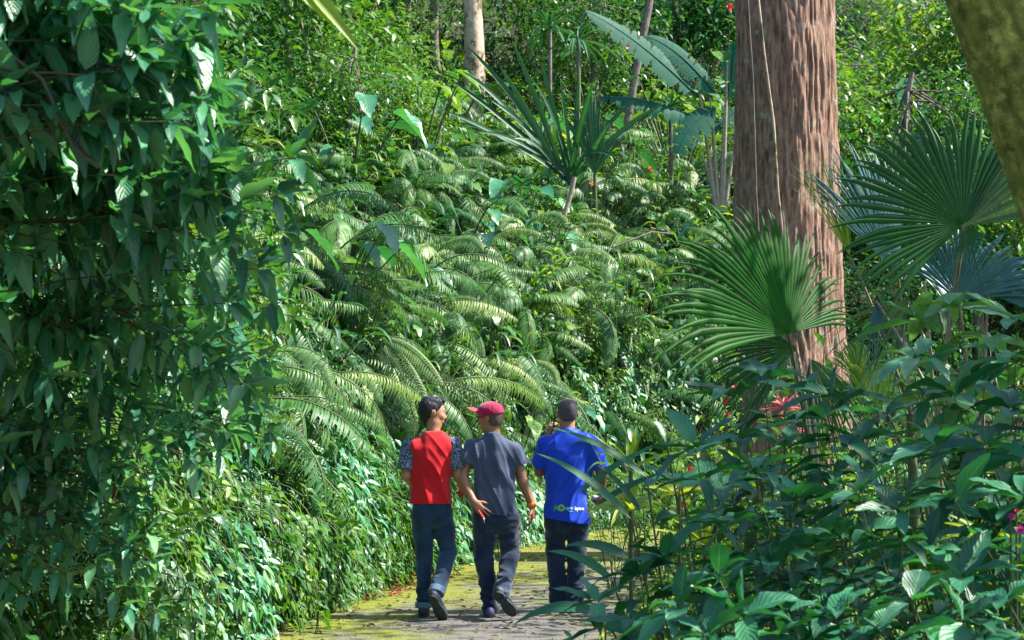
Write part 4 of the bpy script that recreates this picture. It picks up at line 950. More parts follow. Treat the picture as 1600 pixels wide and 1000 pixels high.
for x0, y0, D_ in ((1010, 745, 7.2), (985, 810, 7.1), (1040, 690, 7.3), (1060, 735, 7.4), (955, 905, 6.9), (940, 960, 6.6)):
    st.tube(curve((random.uniform(-.1, .1), 0, 0), at(x0, y0, D_) - np.array(gp.location), n=8), np.linspace(.008, .004, 8), 5)
st.obj("stem", [M['stem']], gp)
# variegated plants between the path and the shade shrubs
def rosette(name, lab, cat, base, hub, n, L, W, mat, droop=.5, zlo=.1, seed=0, group=None):
    random.seed(seed); r_ = empty(name, base); tag(r_, lab, cat, group); h = np.asarray(hub, float) - np.asarray(base, float)
    stick("stem", curve((0, 0, 0), h), .012, M['stem'], r_); lv = Leaves(); D_ = rnd_dir(n, zlo, 1)
    lv.leaves(np.tile(h, (n, 1)), D_, (0, -.3, 1), rng.uniform(L * .7, L, n), W, prof=prof_lance, seg=9, droop=rng.uniform(.3, 1, n) * droop, fold=.3, tint=rng.random(n)); lv.obj("foliage", [M[mat]], r_); return r_
c = at(985, 800, 9.5); rosette("variegated_plant", "yellow striped leaves right of the man in blue", "plant", (c[0], 9.5, 0), c, 11, .38, .065, 'drac', seed=1)
c = at(985, 735, 10.0); rosette("variegated_plant", "yellow-green blades rising beside the man in blue", "plant", (c[0], 10, 0), c, 7, .40, .04, 'lime', droop=.3, zlo=.5, seed=2)
c = at(1060, 775, 10.5); rosette("variegated_plant", "yellow spotted leaves further right of the man in blue", "plant", (c[0], 10.5, 0), c, 11, .36, .07, 'drac', seed=3)
for j, (px, py, D_) in enumerate(((1480, 700, 8.5), (1530, 740, 8.0), (1100, 850, 8.5), (1320, 800, 9), (1180, 790, 10), (1550, 850, 7.0), (1420, 900, 7.4), (1280, 720, 11))):
    c = at(px, py, D_); rosette("arching_grass_plant", ["yellow-green arching blades under the right-edge leaves", "lime arching blades near the magenta flowers", "lime blades low between two shade shrubs", "lime blades behind the bluish-leaved shrub", "lime blades behind the broad-leaved shrub", "yellowish blades at the lower right edge", "lime blades low in the right corner", "lime blades before the pink rosette"][j], "plant", (c[0], c[1], 0), c, 16, .42, .03, 'lime', seed=j + 5)
# pink rosette and flowers
c = at(1225, 640, 13.5); rosette("pink_rosette_plant", "pink-red spiky rosette at the foot of the big trunk", "plant", (c[0], 13.5, 0), c, 26, .24, .03, 'pink', seed=30, zlo=0)
c = at(1235, 672, 13.0); rosette("pink_rosette_plant", "smaller pale pink rosette below the pink-red one", "plant", (c[0], 13.0, 0), c, 22, .2, .025, 'pink', seed=31, zlo=0)
def flower(lab, px, py, D, size, mat, n=6):
    c = at(px, py, D); r_ = empty("flowering_plant", (c[0], c[1], max(0, float(ground_z(c[0], c[1]))))); tag(r_, lab, "flower"); h = c - np.array(r_.location)
    st = Leaves(); st.tube(curve((0, .05, 0), h, n=8), .004, 5); lv = Leaves()
    P = np.stack([np.interp(np.linspace(.3, .95, 10), [0, 1], [0, h[i]]) for i in range(3)], 1)
    lv.leaves(P, rnd_dir(10, -.2, .5), (0, 0, 1), .09, .05, prof=prof_ovate, seg=3, droop=.3); lv.obj("foliage", [M['lime']], r_); st.obj("stem", [M['stem']], r_)
    pl = Leaves()
    for k in range(n):
        a1 = k * 6.283 / n; d = np.array([math.cos(a1), -.8, math.sin(a1)])
        pl.leaves(h + rng.normal(0, size * .12, 3), d, (0, -1, .3), size, size * .7, prof=prof_round, seg=4, droop=.2, fold=-.1)
    pl.obj("blossom", [M[mat]], r_); return r_
for j, (px, py, D, s_, mt_) in enumerate(((1150, 605, 14, .055, 'red'), (1133, 626, 14, .035, 'red'), (1143, 618, 14.2, .03, 'orange'), (1136, 647, 13.8, .028, 'red'), (1130, 688, 13, .028, 'orange'), (1043, 758, 11, .035, 'red'), (1056, 755, 11, .03, 'orange'),
        (1065, 786, 10.6, .03, 'red'), (1077, 732, 12, .03, 'red'), (945, 975, 8.3, .022, 'orange'), (1576, 805, 5.5, .016, 'magenta'), (1590, 824, 5.5, .020, 'magenta'), (1585, 797, 5.55, .010, 'red'), (1157, 745, 9.6, .04, 'pink'), (1480, 835, 8.6, .05, 'white'),
        (1112, 803, 9.8, .025, 'orange'), (408, 568, 12.5, .025, 'red'), (508, 457, 19, .035, 'red'), (460, 478, 19.5, .045, 'orange'), (1143, 4, 30, .08, 'red'), (985, 70, 31, .10, 'pink'), (1018, 262, 24.8, .04, 'red'), (925, 285, 25, .045, 'orange'), (940, 290, 25.2, .05, 'white'))):
    flower(["bright red flower left of the big trunk's foot", "smaller red flower down left of the bright red one", "orange flower just under the bright red one", "red bud below the orange flower", "orange flower lowest of those left of the big trunk", "red flower amid the bushes right of the man in blue", "orange flower touching the red one right of the man in blue",
            "red flower beside the yellow spotted leaves", "red flower highest of those right of the man in blue", "orange flower at the bottom edge right of the path", "magenta flower upper of two at the right edge", "larger magenta flower at the right edge", "tiny red flower above the magenta ones", "pale pink blossom over the shade shrub leaves", "white blossom in the lower right shrubs",
            "small orange flower left of the lime blades", "red flower in the leafy wall left of the men", "red flower among ferns upper left of the men", "orange flower under the red one among the ferns", "red flower cluster at the top edge beside the big trunk", "pink flower cluster above the long banana leaf", "red flower under the banana plant", "orange flower at the foot of the strap-leaved palm", "white flower at the foot of the young palm"][j], px, py, D, s_, mt_)
# a dead pale palm frond and a yellowing hanging fern frond
fr = Leaves(); c = at(592, 532, 17.5)
for (x0, y0, x1, y1) in ((600, 535, 672, 640), (596, 545, 650, 660), (606, 530, 690, 600)):
    a_, b_ = at(x0, y0, 17.5), at(x1, y1, 17.2); p = curve(a_ - c, b_ - c, sag=.18, n=14); fr.tube(p, .006, 4, mi=1)
    tt = np.linspace(.05, 1, 26); P = np.stack([np.interp(tt, np.linspace(0, 1, 14), p[:, i]) for i in range(3)], 1); T = norm(np.gradient(P, axis=0)); sd_ = norm(np.cross(T, [0.3, -1, .2]))
    for sg in (1, -1): fr.leaves(P, sd_ * sg + T * .4, (0.2, -1, .4), .10 * np.sin(np.pi * tt ** .8) ** .5 + .02, .018, prof=prof_strap, seg=3, droop=.5, mid=False, tint=.9)
o = fr.obj("fern_frond", [M['fernpale'], M['stem']], None, tuple(c)); tag(o, "pale yellow fern fronds hanging just above the man in red's head", "fern")
for j, (pp, D, r_, mt_) in enumerate(([[(425, 460), (460, 458), (500, 450)], 18, .012, 'twig'], [[(470, 525), (468, 470), (470, 425)], 18.5, .022, 'stem'], [[(741, 480), (765, 450), (775, 437)], 22, .012, 'stem'], [[(882, 335), (893, 300), (898, 275)], 24, .035, 'paletwig'], [[(1052, 365), (1020, 362), (960, 385)], 22, .012, 'paletwig'])):
    o = stick("dead_branch", [at(x, y, D) for x, y in pp], r_, M[mt_], n=7); tag(o, ["dark level branch among the ferns left of the men", "upright green stem behind the level dark branch", "pale slanting stem among the ferns over the maroon cap", "thick pale stalk below the strap-leaved palm", "pale bent branch lying in the bushes left of the low fan leaf"][j], "branch")
# ------------------------------------------------------------------ people: each surface grown from a blended distance field
class Field:
    def __init__(s, lo, hi, h):
        s.lo = np.array(lo, float); s.h = h; s.n = np.ceil((np.array(hi) - s.lo) / h).astype(int) + 1
        s.f = np.full(s.n, 0.2, np.float32)
        s.ax = [s.lo[i] + h * np.arange(s.n[i]) for i in range(3)]
    def _sub(s, lo, hi):
        a = np.clip(np.floor((np.asarray(lo) - s.lo) / s.h).astype(int), 0, s.n - 1); b = np.clip(np.ceil((np.asarray(hi) - s.lo) / s.h).astype(int) + 1, 1, s.n)
        sl = tuple(slice(i, j) for i, j in zip(a, b))
        X, Y, Z = np.meshgrid(s.ax[0][sl[0]], s.ax[1][sl[1]], s.ax[2][sl[2]], indexing='ij'); return sl, X, Y, Z
    def _join(s, sl, d, k):
        f = s.f[sl]
        if k > 0: h = np.maximum(k - np.abs(f - d), 0) / k; s.f[sl] = np.minimum(f, d) - h * h * k * .25
        else: s.f[sl] = np.minimum(f, d)
    def cone(s, a, b, ra, rb, k=.02, sq=None):
        a, b = np.asarray(a, float), np.asarray(b, float); m = max(ra, rb) + .03 + k
        sl, X, Y, Z = s._sub(np.minimum(a, b) - m, np.maximum(a, b) + m)
        d = b - a; L = max(d @ d, 1e-9); t = np.clip(((X - a[0]) * d[0] + (Y - a[1]) * d[1] + (Z - a[2]) * d[2]) / L, 0, 1)
        ex, ey, ez = X - a[0] - d[0] * t, Y - a[1] - d[1] * t, Z - a[2] - d[2] * t
        if sq is not None: ex, ey, ez = ex / sq[0], ey / sq[1], ez / sq[2]
        s._join(sl, (np.sqrt(ex * ex + ey * ey + ez * ez) - (ra + (rb - ra) * t)).astype(np.float32), k); return s
    def ell(s, c, r, k=.02, rot=None):
        c, r = np.asarray(c, float), np.asarray(r, float); m = r.max() + .03 + k; sl, X, Y, Z = s._sub(c - m, c + m)
        v = np.stack([X - c[0], Y - c[1], Z - c[2]], -1)
        if rot is not None: v = v @ rot        # columns of rot are the ellipsoid axes
        q = np.sqrt(((v / r) ** 2).sum(-1)); s._join(sl, ((q - 1) * r.min() * np.where(q < 1, 1, 1)).astype(np.float32), k); return s
    def loft(s, rows, k=.02, e=2.4):
        rows = np.array(rows, float)       # z, cx, cy, a, b
        z0, z1 = rows[:, 0].min(), rows[:, 0].max(); o = np.argsort(rows[:, 0]); R_ = rows[o]; m = .03 + k
        lo = [(R_[:, 1] - R_[:, 3]).min() - m, (R_[:, 2] - R_[:, 4]).min() - m, z0 - m]; hi = [(R_[:, 1] + R_[:, 3]).max() + m, (R_[:, 2] + R_[:, 4]).max() + m, z1 + m]
        sl, X, Y, Z = s._sub(lo, hi); z = Z[0, 0]
        kk = max(1, int(.02 / s.h)); ker = np.ones(2 * kk + 1) / (2 * kk + 1)
        cx, cy, a, b = [np.convolve(np.pad(np.interp(z, R_[:, 0], R_[:, i]), kk, 'edge'), ker, 'valid') for i in (1, 2, 3, 4)]
        q = (np.abs((X - cx) / a) ** e + np.abs((Y - cy) / b) ** e) ** (1 / e)
        d = (q - 1) * np.minimum(a, b); d = np.maximum(d, np.maximum(z0 - Z, Z - z1)); s._join(sl, d.astype(np.float32), k); return s
    def cut(s, p, nrm, sl=None):
        """remove what lies beyond plane (p, nrm)"""
        nrm = norm(np.asarray(nrm, float)); X, Y, Z = np.meshgrid(*s.ax, indexing='ij')
        s.f = np.maximum(s.f, ((X - p[0]) * nrm[0] + (Y - p[1]) * nrm[1] + (Z - p[2]) * nrm[2]).astype(np.float32)); return s
    def disp(s, fn):
        X, Y, Z = np.meshgrid(*s.ax, indexing='ij'); near = np.abs(s.f) < .05
        s.f[near] += fn(X[near], Y[near], Z[near]).astype(np.float32); return s
    def mesh(s, name, mats, smooth=1):
        f = s.f.copy(); f[0], f[-1], f[:, 0], f[:, -1], f[:, :, 0], f[:, :, -1] = (.1,) * 6
        ins = f < 0; nx_, ny_, nz_ = f.shape
        acc = np.zeros((nx_ - 1, ny_ - 1, nz_ - 1, 3), np.float32); cnt = np.zeros((nx_ - 1, ny_ - 1, nz_ - 1), np.int32)
        def cs(ax_, o):  # slices for corner
            return tuple(slice(o[i], f.shape[i] - 1 + o[i]) for i in range(3))
        for ax_ in range(3):
            oth = [i for i in range(3) if i != ax_]
            for u in (0, 1):
                for v in (0, 1):
                    o = [0, 0, 0]; o[oth[0]] = u; o[oth[1]] = v; o2 = list(o); o2[ax_] = 1
                    f0, f1 = f[cs(ax_, o)], f[cs(ax_, o2)]; x = (f0 < 0) != (f1 < 0)
                    t = np.where(x, f0 / np.where(f0 == f1, 1, f0 - f1), 0)
                    for i in range(3):
                        acc[..., i] += np.where(x, t if i == ax_ else o[i], 0)
                    cnt += x
        act = cnt > 0; idx = -np.ones(act.shape, np.int32); idx[act] = np.arange(act.sum())
        ijk = np.argwhere(act); V = s.lo + s.h * (ijk + acc[act] / cnt[act][:, None]); Q = []
        for ax_ in range(3):
            u, v = [(1, 2), (2, 0), (0, 1)][ax_]
            sl0 = [slice(1, -1)] * 3; sl0[ax_] = slice(0, -1); sl1 = list(sl0); sl1[ax_] = slice(1, None)
            a_, b_ = ins[tuple(sl0)], ins[tuple(sl1)]; e = np.argwhere(a_ != b_); flip = a_[a_ != b_]
            e = e + 1; e[:, ax_] -= 1
            def g(du, dv):
                q = e.copy(); q[:, u] -= du; q[:, v] -= dv; return idx[q[:, 0], q[:, 1], q[:, 2]]
            q = np.stack([g(1, 1), g(0, 1), g(0, 0), g(1, 0)], 1); q[~flip] = q[~flip][:, ::-1]; Q.append(q)
        Q = np.concatenate(Q)
        for _ in range(smooth):
            nb = np.zeros_like(V); c_ = np.zeros(len(V))
            for a_, b_ in ((0, 1), (1, 2), (2, 3), (3, 0)):
                for m_, n_ in ((a_, b_), (b_, a_)):
                    for i in range(3): nb[:, i] += np.bincount(Q[:, m_], V[Q[:, n_], i], len(V))
                    c_ += np.bincount(Q[:, m_], minlength=len(V))
            V = V * .4 + .6 * nb / np.maximum(c_, 1)[:, None]
        return mesh_np(name, V, Q, mats=mats)
def part(fld, name, mat, root, smooth=1): return link(bpy.data.objects.new(name, fld.mesh(name, [M[mat]], smooth)), root)

M['skin'] = plain_mat("skin", (0.36, 0.17, 0.105), (0.42, 0.21, 0.13), rough=0.5, scale=40, bump=0.05, spec=0.45, sub=0.25)
M['skin2'] = plain_mat("skin_dark", (0.30, 0.135, 0.075), (0.36, 0.17, 0.10), rough=0.5, scale=40, bump=0.05, spec=0.45, sub=0.25)
M['hair'] = plain_mat("black_hair", (0.006, 0.008, 0.011), (0.02, 0.024, 0.032), rough=0.55, scale=120, bump=0.8, stretch=(1, 1, .2), dist=.003, spec=0.3)
M['stubble'] = plain_mat("short_hair", (0.03, 0.033, 0.045), (0.085, 0.075, 0.08), rough=0.6, scale=90, bump=0.4, dist=.002, c3=(0.26, 0.13, 0.09), scale3=7, th3=(.50, .68))
M['fade'] = plain_mat("shaved_hair", (0.07, 0.05, 0.04), (0.14, 0.09, 0.07), rough=0.7, scale=90, bump=0.2, dist=.002)
def cloth(name, c, c2, **k):
    kw = dict(rough=0.85, scale=5, bump=0.25, dist=.006, spec=0.25, sheen=0.3, bscale=16); kw.update(k); return plain_mat(name, c, c2, **kw)
M['redcloth'] = cloth("red_cotton", (0.50, 0.003, 0.010), (0.62, 0.006, 0.014))
M['greycloth'] = cloth("grey_cotton", (0.038, 0.052, 0.105), (0.062, 0.082, 0.15))
M['bluecloth'] = cloth("blue_sportswear", (0.003, 0.045, 0.48), (0.006, 0.065, 0.62), rough=.55, sheen=0.1)
M['denim'] = cloth("dark_denim", (0.004, 0.022, 0.055), (0.012, 0.048, 0.10), c3=(0.025, 0.08, 0.17), scale3=5, th3=(.5, .75))
M['denim2'] = cloth("navy_trousers", (0.005, 0.014, 0.04), (0.014, 0.034, 0.075), c3=(0.045, 0.06, 0.11), scale3=5, th3=(.5, .75))
M['cuff'] = cloth("denim_cuff", (0.09, 0.17, 0.26), (0.15, 0.25, 0.36))
M['sole'] = plain_mat("dark_sole", (0.02, 0.028, 0.034), (0.05, 0.06, 0.065), rough=.8, scale=30, bump=.5)
M['shoe'] = plain_mat("dark_shoe", (0.015, 0.02, 0.04), (0.04, 0.05, 0.08), rough=.6)
M['pshoe'] = plain_mat("violet_shoe", (0.03, 0.035, 0.10), (0.22, 0.18, 0.45), rough=.6)
M['cap'] = cloth("maroon_cap", (0.27, 0.003, 0.045), (0.38, 0.006, 0.075))
M['capbill'] = cloth("red_bill", (0.55, 0.02, 0.05), (0.62, 0.03, 0.08))
M['black'] = plain_mat("black_plastic", (0.012, 0.012, 0.014), rough=.35, bump=0)
M['whitep'] = plain_mat("white_plastic", (0.75, 0.77, 0.8), rough=.5, bump=0)
M['orangep'] = plain_mat("orange_plastic", (0.85, 0.12, 0.01), (0.9, 0.25, 0.02), rough=.45, bump=0)
M['redp'] = plain_mat("red_plastic", (0.75, 0.01, 0.02), rough=.4, bump=0)
M['lip'] = plain_mat("lip", (0.38, 0.11, 0.09), rough=.5, bump=0)
M['printw'] = plain_mat("white_print", (0.8, 0.85, 0.88), rough=.6, bump=0); M['printg'] = plain_mat("green_print", (0.03, 0.42, 0.08), rough=.6, bump=0); M['printl'] = plain_mat("lime_print", (0.30, 0.60, 0.06), rough=.6, bump=0); M['printc'] = plain_mat("cyan_print", (0.2, 0.7, 0.65), rough=.6, bump=0); M['navyp'] = plain_mat("navy_print", (0.01, 0.03, 0.12), rough=.6, bump=0)
# patterned sleeve: white swirls on navy
m, n, l, out = new_mat("swirl_cloth"); tc = n.new("ShaderNodeTexCoord")
nz = n.new("ShaderNodeTexNoise"); nz.inputs["Scale"].default_value = 9; l.new(tc.outputs["Object"], nz.inputs[0])
wv = n.new("ShaderNodeTexWave"); wv.inputs["Scale"].default_value = 14; wv.inputs["Distortion"].default_value = 18; wv.inputs["Detail"].default_value = 1.5; wv.inputs["Detail Scale"].default_value = 2.2; l.new(tc.outputs["Object"], wv.inputs[0])
rp = ramp(n, [(0.45, (0.012, 0.022, 0.06)), (0.85, (0.22, 0.28, 0.40))]); l.new(wv.outputs[0], rp.inputs[0])
p = n.new("ShaderNodeBsdfPrincipled"); l.new(rp.outputs[0], p.inputs["Base Color"]); p.inputs["Roughness"].default_value = .8; l.new(p.outputs[0], out.inputs[0]); M['swirl'] = m

def rotz(a): c, s = math.cos(a), math.sin(a); return np.array([[c, -s, 0], [s, c, 0], [0, 0, 1.0]])
def head(fld, c, yaw, pitch=0.0, s=1.0):
    """head with face; local +y is where the face looks; c = centre of the skull"""
    Rm = rotz(yaw) @ np.array([[1, 0, 0], [0, math.cos(pitch), -math.sin(pitch)], [0, math.sin(pitch), math.cos(pitch)]])
    H = lambda x, y, z: np.asarray(c) + Rm @ (np.array([x, y, z]) * s)
    fld.ell(H(0, -.012, .022), (.074 * s, .094 * s, .086 * s), .02, Rm)          # skull
    fld.ell(H(0, .030, -.030), (.058 * s, .062 * s, .080 * s), .03, Rm)          # face
    fld.cone(H(-.030, .022, -.082), H(.030, .022, -.082), .026 * s, .026 * s, .03)  # jaw
    fld.cone(H(0, .062, -.098), H(0, .050, -.088), .018 * s, .026 * s, .02)       # chin
    fld.cone(H(0, .086, .006), H(0, .106, -.030), .008 * s, .0125 * s, .012)      # nose
    fld.cone(H(-.010, .092, -.036), H(.010, .092, -.036), .009 * s, .009 * s, .008)
    fld.cone(H(-.030, .080, .020), H(.030, .080, .020), .010 * s, .010 * s, .018)  # brow
    fld.cone(H(-.014, .087, -.058), H(.014, .087, -.058), .0075 * s, .0075 * s, .008)
    fld.cone(H(-.012, .084, -.071), H(.012, .084, -.071), .008 * s, .008 * s, .008)
    for sx in (-1, 1):
        fld.ell(H(.040 * sx, .062, -.025), (.020 * s, .022 * s, .020 * s), .02, Rm)   # cheek
        E = Rm @ rotz(-.45 * sx)
        fld.ell(H(.080 * sx, -.012, -.008), (.008 * s, .019 * s, .032 * s), .006, E)
        fld.cone(H(.084 * sx, -.026, .010), H(.082 * sx, -.022, -.022), .0055 * s, .005 * s, .003)
    return H, Rm
def hand(fld, wr, d, nrm, curl=(.3, .3, .4, .5), thumb=1, s=1.0, spread=.12, tcurl=.3):
    """hand from the wrist: d along it, nrm out of the back of the hand, thumb on side cross(d,nrm)*thumb"""
    d = norm(np.asarray(d, float)); nrm = norm(np.asarray(nrm, float)); sd_ = norm(np.cross(d, nrm)) * thumb; nrm = norm(np.cross(sd_, d)) * thumb
    wr = np.asarray(wr, float); s = s * .95
    for k, off in enumerate((-.026, -.009, .009, .026)):
        fld.cone(wr + sd_ * off * .5 * s, wr + (d * .085 + sd_ * off) * s, .017 * s, .0125 * s, .012)
    tips = []
    for k, (off, L, r_) in enumerate(((.028, .072, .0092), (.0095, .080, .0094), (-.0095, .074, .009), (-.028, .058, .0082))):
        p = wr + (d * .085 + sd_ * off) * s; a = curl[k] * .35; dd = d + sd_ * off / .03 * spread
        for j, fr in enumerate((.45, .30, .25)):
            a += curl[k]; v = norm(dd * math.cos(a) - nrm * math.sin(a)); q = p + v * L * fr * s
            fld.cone(p, q, r_ * s * (1 - .08 * j), r_ * s * (.92 - .08 * j), .004); p = q
        tips.append(p)
    p = wr + (d * .022 + sd_ * .024) * s; v = norm(d * .75 + sd_ * .75 - nrm * .25)
    for j, L in enumerate((.042, .032, .026)):
        q = p + v * L * s; fld.cone(p, q, (.0125 - .0015 * j) * s, (.011 - .0015 * j) * s, .006); p = q; v = norm(v + d * .35 * tcurl - nrm * tcurl * .6 - sd_ * tcurl * .6)
    return tips
def rid(n): return (1 - np.abs(2 * n - 1)) ** 2
def shirt_folds(seed, amp=.011, fx=11, fz=3.2, skew=0.0):
    amp = amp * 1.7
    def fn(x, y, z):
        a = noise(x * fx + z * skew + seed, y * 7, z * fz); b = noise(x * 6 + seed, y * 6 + 5, z * 9 + x * 6 * skew)
        return -amp * (rid(a) - .4) - amp * .6 * (rid(b) - .4)
    return fn
def jean_folds(seed, amp=.008):
    amp = amp * 1.7
    def fn(x, y, z):
        a = noise(x * 9 + z * 5 + seed, y * 9, z * 19); b = noise(x * 7 + seed + 9, y * 7, z * 7)
        low = np.clip((.45 - z) / .4, 0, 1) * .9 + .5
        return -amp * low * (rid(a) - .4) - amp * .6 * (b - .5)
    return fn
def shoe_field(an, toe, up, h=.005, w=.043, sole=True):
    """shoe from heel to toe, up = direction from sole to ankle; returns upper and sole fields"""
    an, toe = np.asarray(an, float), np.asarray(toe, float); d = norm(toe - an); up = norm(np.asarray(up, float)); up = norm(up - d * (up @ d)); sd_ = np.cross(d, up)
    lo, hi = np.minimum(an, toe) - .13, np.maximum(an, toe) + .13; U = Field(lo, hi, h); S = Field(lo, hi, h); L = np.linalg.norm(toe - an)
    Rm = np.stack([sd_, d, up], 1)
    U.ell(an + d * .03 + up * .045, (.034, .05, .045), .03, Rm); U.ell(an + d * L * .42 + up * .038, (.040, .09, .034), .04, Rm); U.ell(an + d * L * .78 + up * .028, (w, .07, .026), .03, Rm)
    S.ell(an + d * .035 + up * .010, (.036, .052, .5), 0, Rm); S.ell(an + d * L * .45 + up * .010, (.036, .10, .5), .02, Rm); S.ell(an + d * L * .74 + up * .010, (w + .002, .078, .5), .03, Rm)
    S.cut(an + up * .018, up); S.cut(an - up * .004, -up); U.cut(an + up * .012, -up)
    return U, S
def torso_text(shirt, root, name, body, size, x, z, mat, bold=0.0, extr=.0015, ysurf=-1, sub=True):
    cu = bpy.data.curves.new(name, 'FONT'); cu.body = body; cu.size = size; cu.offset = bold; cu.align_x = 'LEFT'; cu.resolution_u = 4
    t = bpy.data.objects.new(name, cu); sc.collection.objects.link(t); dg = bpy.context.evaluated_depsgraph_get(); me = bpy.data.meshes.new_from_object(t.evaluated_get(dg)); bpy.data.objects.remove(t)
    me.name = name; snap(me, shirt, x, z); me.materials.clear(); me.materials.append(M[mat]); return link(bpy.data.objects.new(name, me), root)
def snap(me, shirt, x, z):
    """lay a flat mesh onto the back of a shirt"""
    import bmesh
    bm = bmesh.new(); bm.from_mesh(me); bmesh.ops.triangulate(bm, faces=bm.faces[:])
    bmesh.ops.subdivide_edges(bm, edges=bm.edges[:], cuts=2, use_grid_fill=True); bm.to_mesh(me); bm.free()
    sm = shirt.data; bv = BVHTree.FromPolygons([v.co[:] for v in sm.vertices], [p_.vertices[:] for p_ in sm.polygons])
    for v in me.vertices:
        X, Z = v.co.x + x, v.co.y + z; hit = bv.ray_cast(Vector((X, -1, Z)), Vector((0, 1, 0)))
        v.co = (X, (hit[0].y if hit[0] is not None else -.15) - .0025, Z)
def disc(name, r, root, shirt, x, z, mat, r_in=0.0, n=28):
    a = np.linspace(0, 2 * np.pi, n, endpoint=False); V = np.concatenate([np.stack([np.cos(a) * r, np.sin(a) * r, a * 0], 1), np.stack([np.cos(a) * max(r_in, r * .02), np.sin(a) * max(r_in, r * .02), a * 0], 1)])
    i = np.arange(n); j = (i + 1) % n; me = mesh_np(name, V, np.stack([i, j, j + n, i + n], 1), mats=[M[mat]]); snap(me, shirt, x, z); return link(bpy.data.objects.new(name, me), root)

def person(loc, label):
    o = bpy.data.objects.new("person", None)
    return o
H_ = .006
# ---------------------------------------------------------------- man in red
X0 = (680 - 800) / F * 13.46
loc = (X0, 13.46, .006)
B = Field((-.32, -.45, -.02), (.32, .35, 1.78), .0055)
hc = (-.016, .012, 1.598)
B.loft([(.9, -.03, 0, .13, .08), (1.1, -.03, 0, .13, .085), (1.3, -.025, 0, .15, .085), (1.38, -.02, 0, .12, .06)], .03)
B.cone((-.02, -.01, 1.36), (-.012, .0, 1.52), .058, .052, .04)
Hh, HR = head(B, hc, -math.radians(76), -.13)
# right arm: upper arm back-down, forearm forward
B.cone((.155, -.01, 1.34), (.19, -.04, 1.10), .048, .040, .03); B.cone((.19, -.04, 1.10), (.215, .10, 1.00), .040, .027, .02)
hand(B, (.215, .10, 1.00), (.0, .8, -.35), (.8, .0, .5), (.9, .9, .9, .9), thumb=-1)
B.cone((-.20, -.01, 1.34), (-.225, -.04, 1.10), .046, .038, .03); B.cone((-.225, -.04, 1.10), (-.19, .14, 1.02), .038, .027, .02)
hand(B, (-.19, .14, 1.02), (.4, .8, -.2), (-.8, .0, .5), (.6, .6, .6, .6), thumb=1)
LA, LK, LH = (-.088, .0, .09), (-.085, .03, .48), (-.095, 0, .86)
RA, RK, RH = (.020, -.275, .20), (.105, .03, .50), (.060, 0, .86)
for hp_, kn, an in ((LH, LK, LA), (RH, RK, RA)): B.cone(hp_, kn, .07, .045, .02); B.cone(kn, an, .045, .033, .02)
B.cone(LA, (-.08, .05, .04), .033, .03, .02); B.cone((-.085, -.03, .035), (-.075, .15, .03), .03, .028, .02)
B.cone(RA, (.03, -.23, .12), .033, .03, .02); B.cone((.02, -.28, .16), (.075, -.18, .04), .028, .026, .02)
B.cone((-.08, 0, .86), (.04, 0, .86), .075, .075, .04)
body = bpy.data.objects.new("person", B.mesh("person", [M['skin']], 2)); link(body, None, loc)
tag(body, "man in a red shirt and cuffed jeans, walking away and smiling to the right", "person", "men walking along the path")
red = body
Hf = Field((-.2, -.18, 1.45), (.2, .2, 1.78), .004)
Hf.ell(Hh(0, -.014, .030), (.082, .098, .092), .0, HR)
Hf.ell(Hh(0, .045, .088), (.060, .055, .034), .03, HR); Hf.ell(Hh(.0, .078, .098), (.045, .032, .022), .02, HR); Hf.ell(Hh(0, -.06, .02), (.066, .055, .09), .03, HR)
Hf.ell(Hh(0, -.072, -.05), (.05, .03, .045), .02, HR)
Hf.cut(Hh(0, .050, .058), HR @ np.array([0, .86, -.5])); Hf.cut(Hh(0, 0, -.068), (0, 0, -1))
# sideburn line: keep hair behind the temple
X, Y, Z = np.meshgrid(*Hf.ax, indexing='ij'); Lc = (np.stack([X, Y, Z], -1) - np.array(hc)) @ HR
below = np.maximum(Lc[..., 2] * -1 + .012 + 0 * X, 0)
Hf.f = np.maximum(Hf.f, np.where(Lc[..., 2] < .03, (Lc[..., 1] - (.006 + .02 * np.clip((Lc[..., 2] + .02) / .05, 0, 1))) * .9, -1).astype(np.float32))
Hf.f = np.maximum(Hf.f, np.where((np.abs(Lc[..., 0]) > .055) & (Lc[..., 2] < .012), (Lc[..., 1] + .034), -1).astype(np.float32))
Hf.disp(lambda x, y, z: -.005 * (noise(x * 110, y * 110, z * 40) - .5) - .006 * (noise(x * 40, y * 40, z * 30) - .4))
part(Hf, "hair", 'hair', body, 0)
# brows, eyes, mouth line, little beard
E = Field((-.2, -.18, 1.45), (.2, .2, 1.7), .0022)
for sx in (-1, 1): E.cone(Hh(.014 * sx, .091, .026), Hh(.046 * sx, .078, .028), .0042, .0032, .002)
part(E, "eyebrow", 'hair', body)
E = Field((-.2, -.18, 1.45), (.2, .2, 1.7), .0022)
for sx in (-1, 1): E.ell(Hh(.031 * sx, .080, .004), (.012, .006, .004), 0, HR)
part(E, "eye", 'black', body)
E = Field((-.2, -.18, 1.45), (.2, .2, 1.7), .0022); E.cone(Hh(-.020, .0885, -.064), Hh(.020, .0885, -.064), .0035, .0035, 0); part(E, "mouth", 'lip', body)
E = Field((-.2, -.18, 1.45), (.2, .2, 1.7), .0025); E.cone(Hh(-.010, .070, -.112), Hh(.010, .070, -.112), .008, .008, 0); part(E, "beard", 'hair', body)
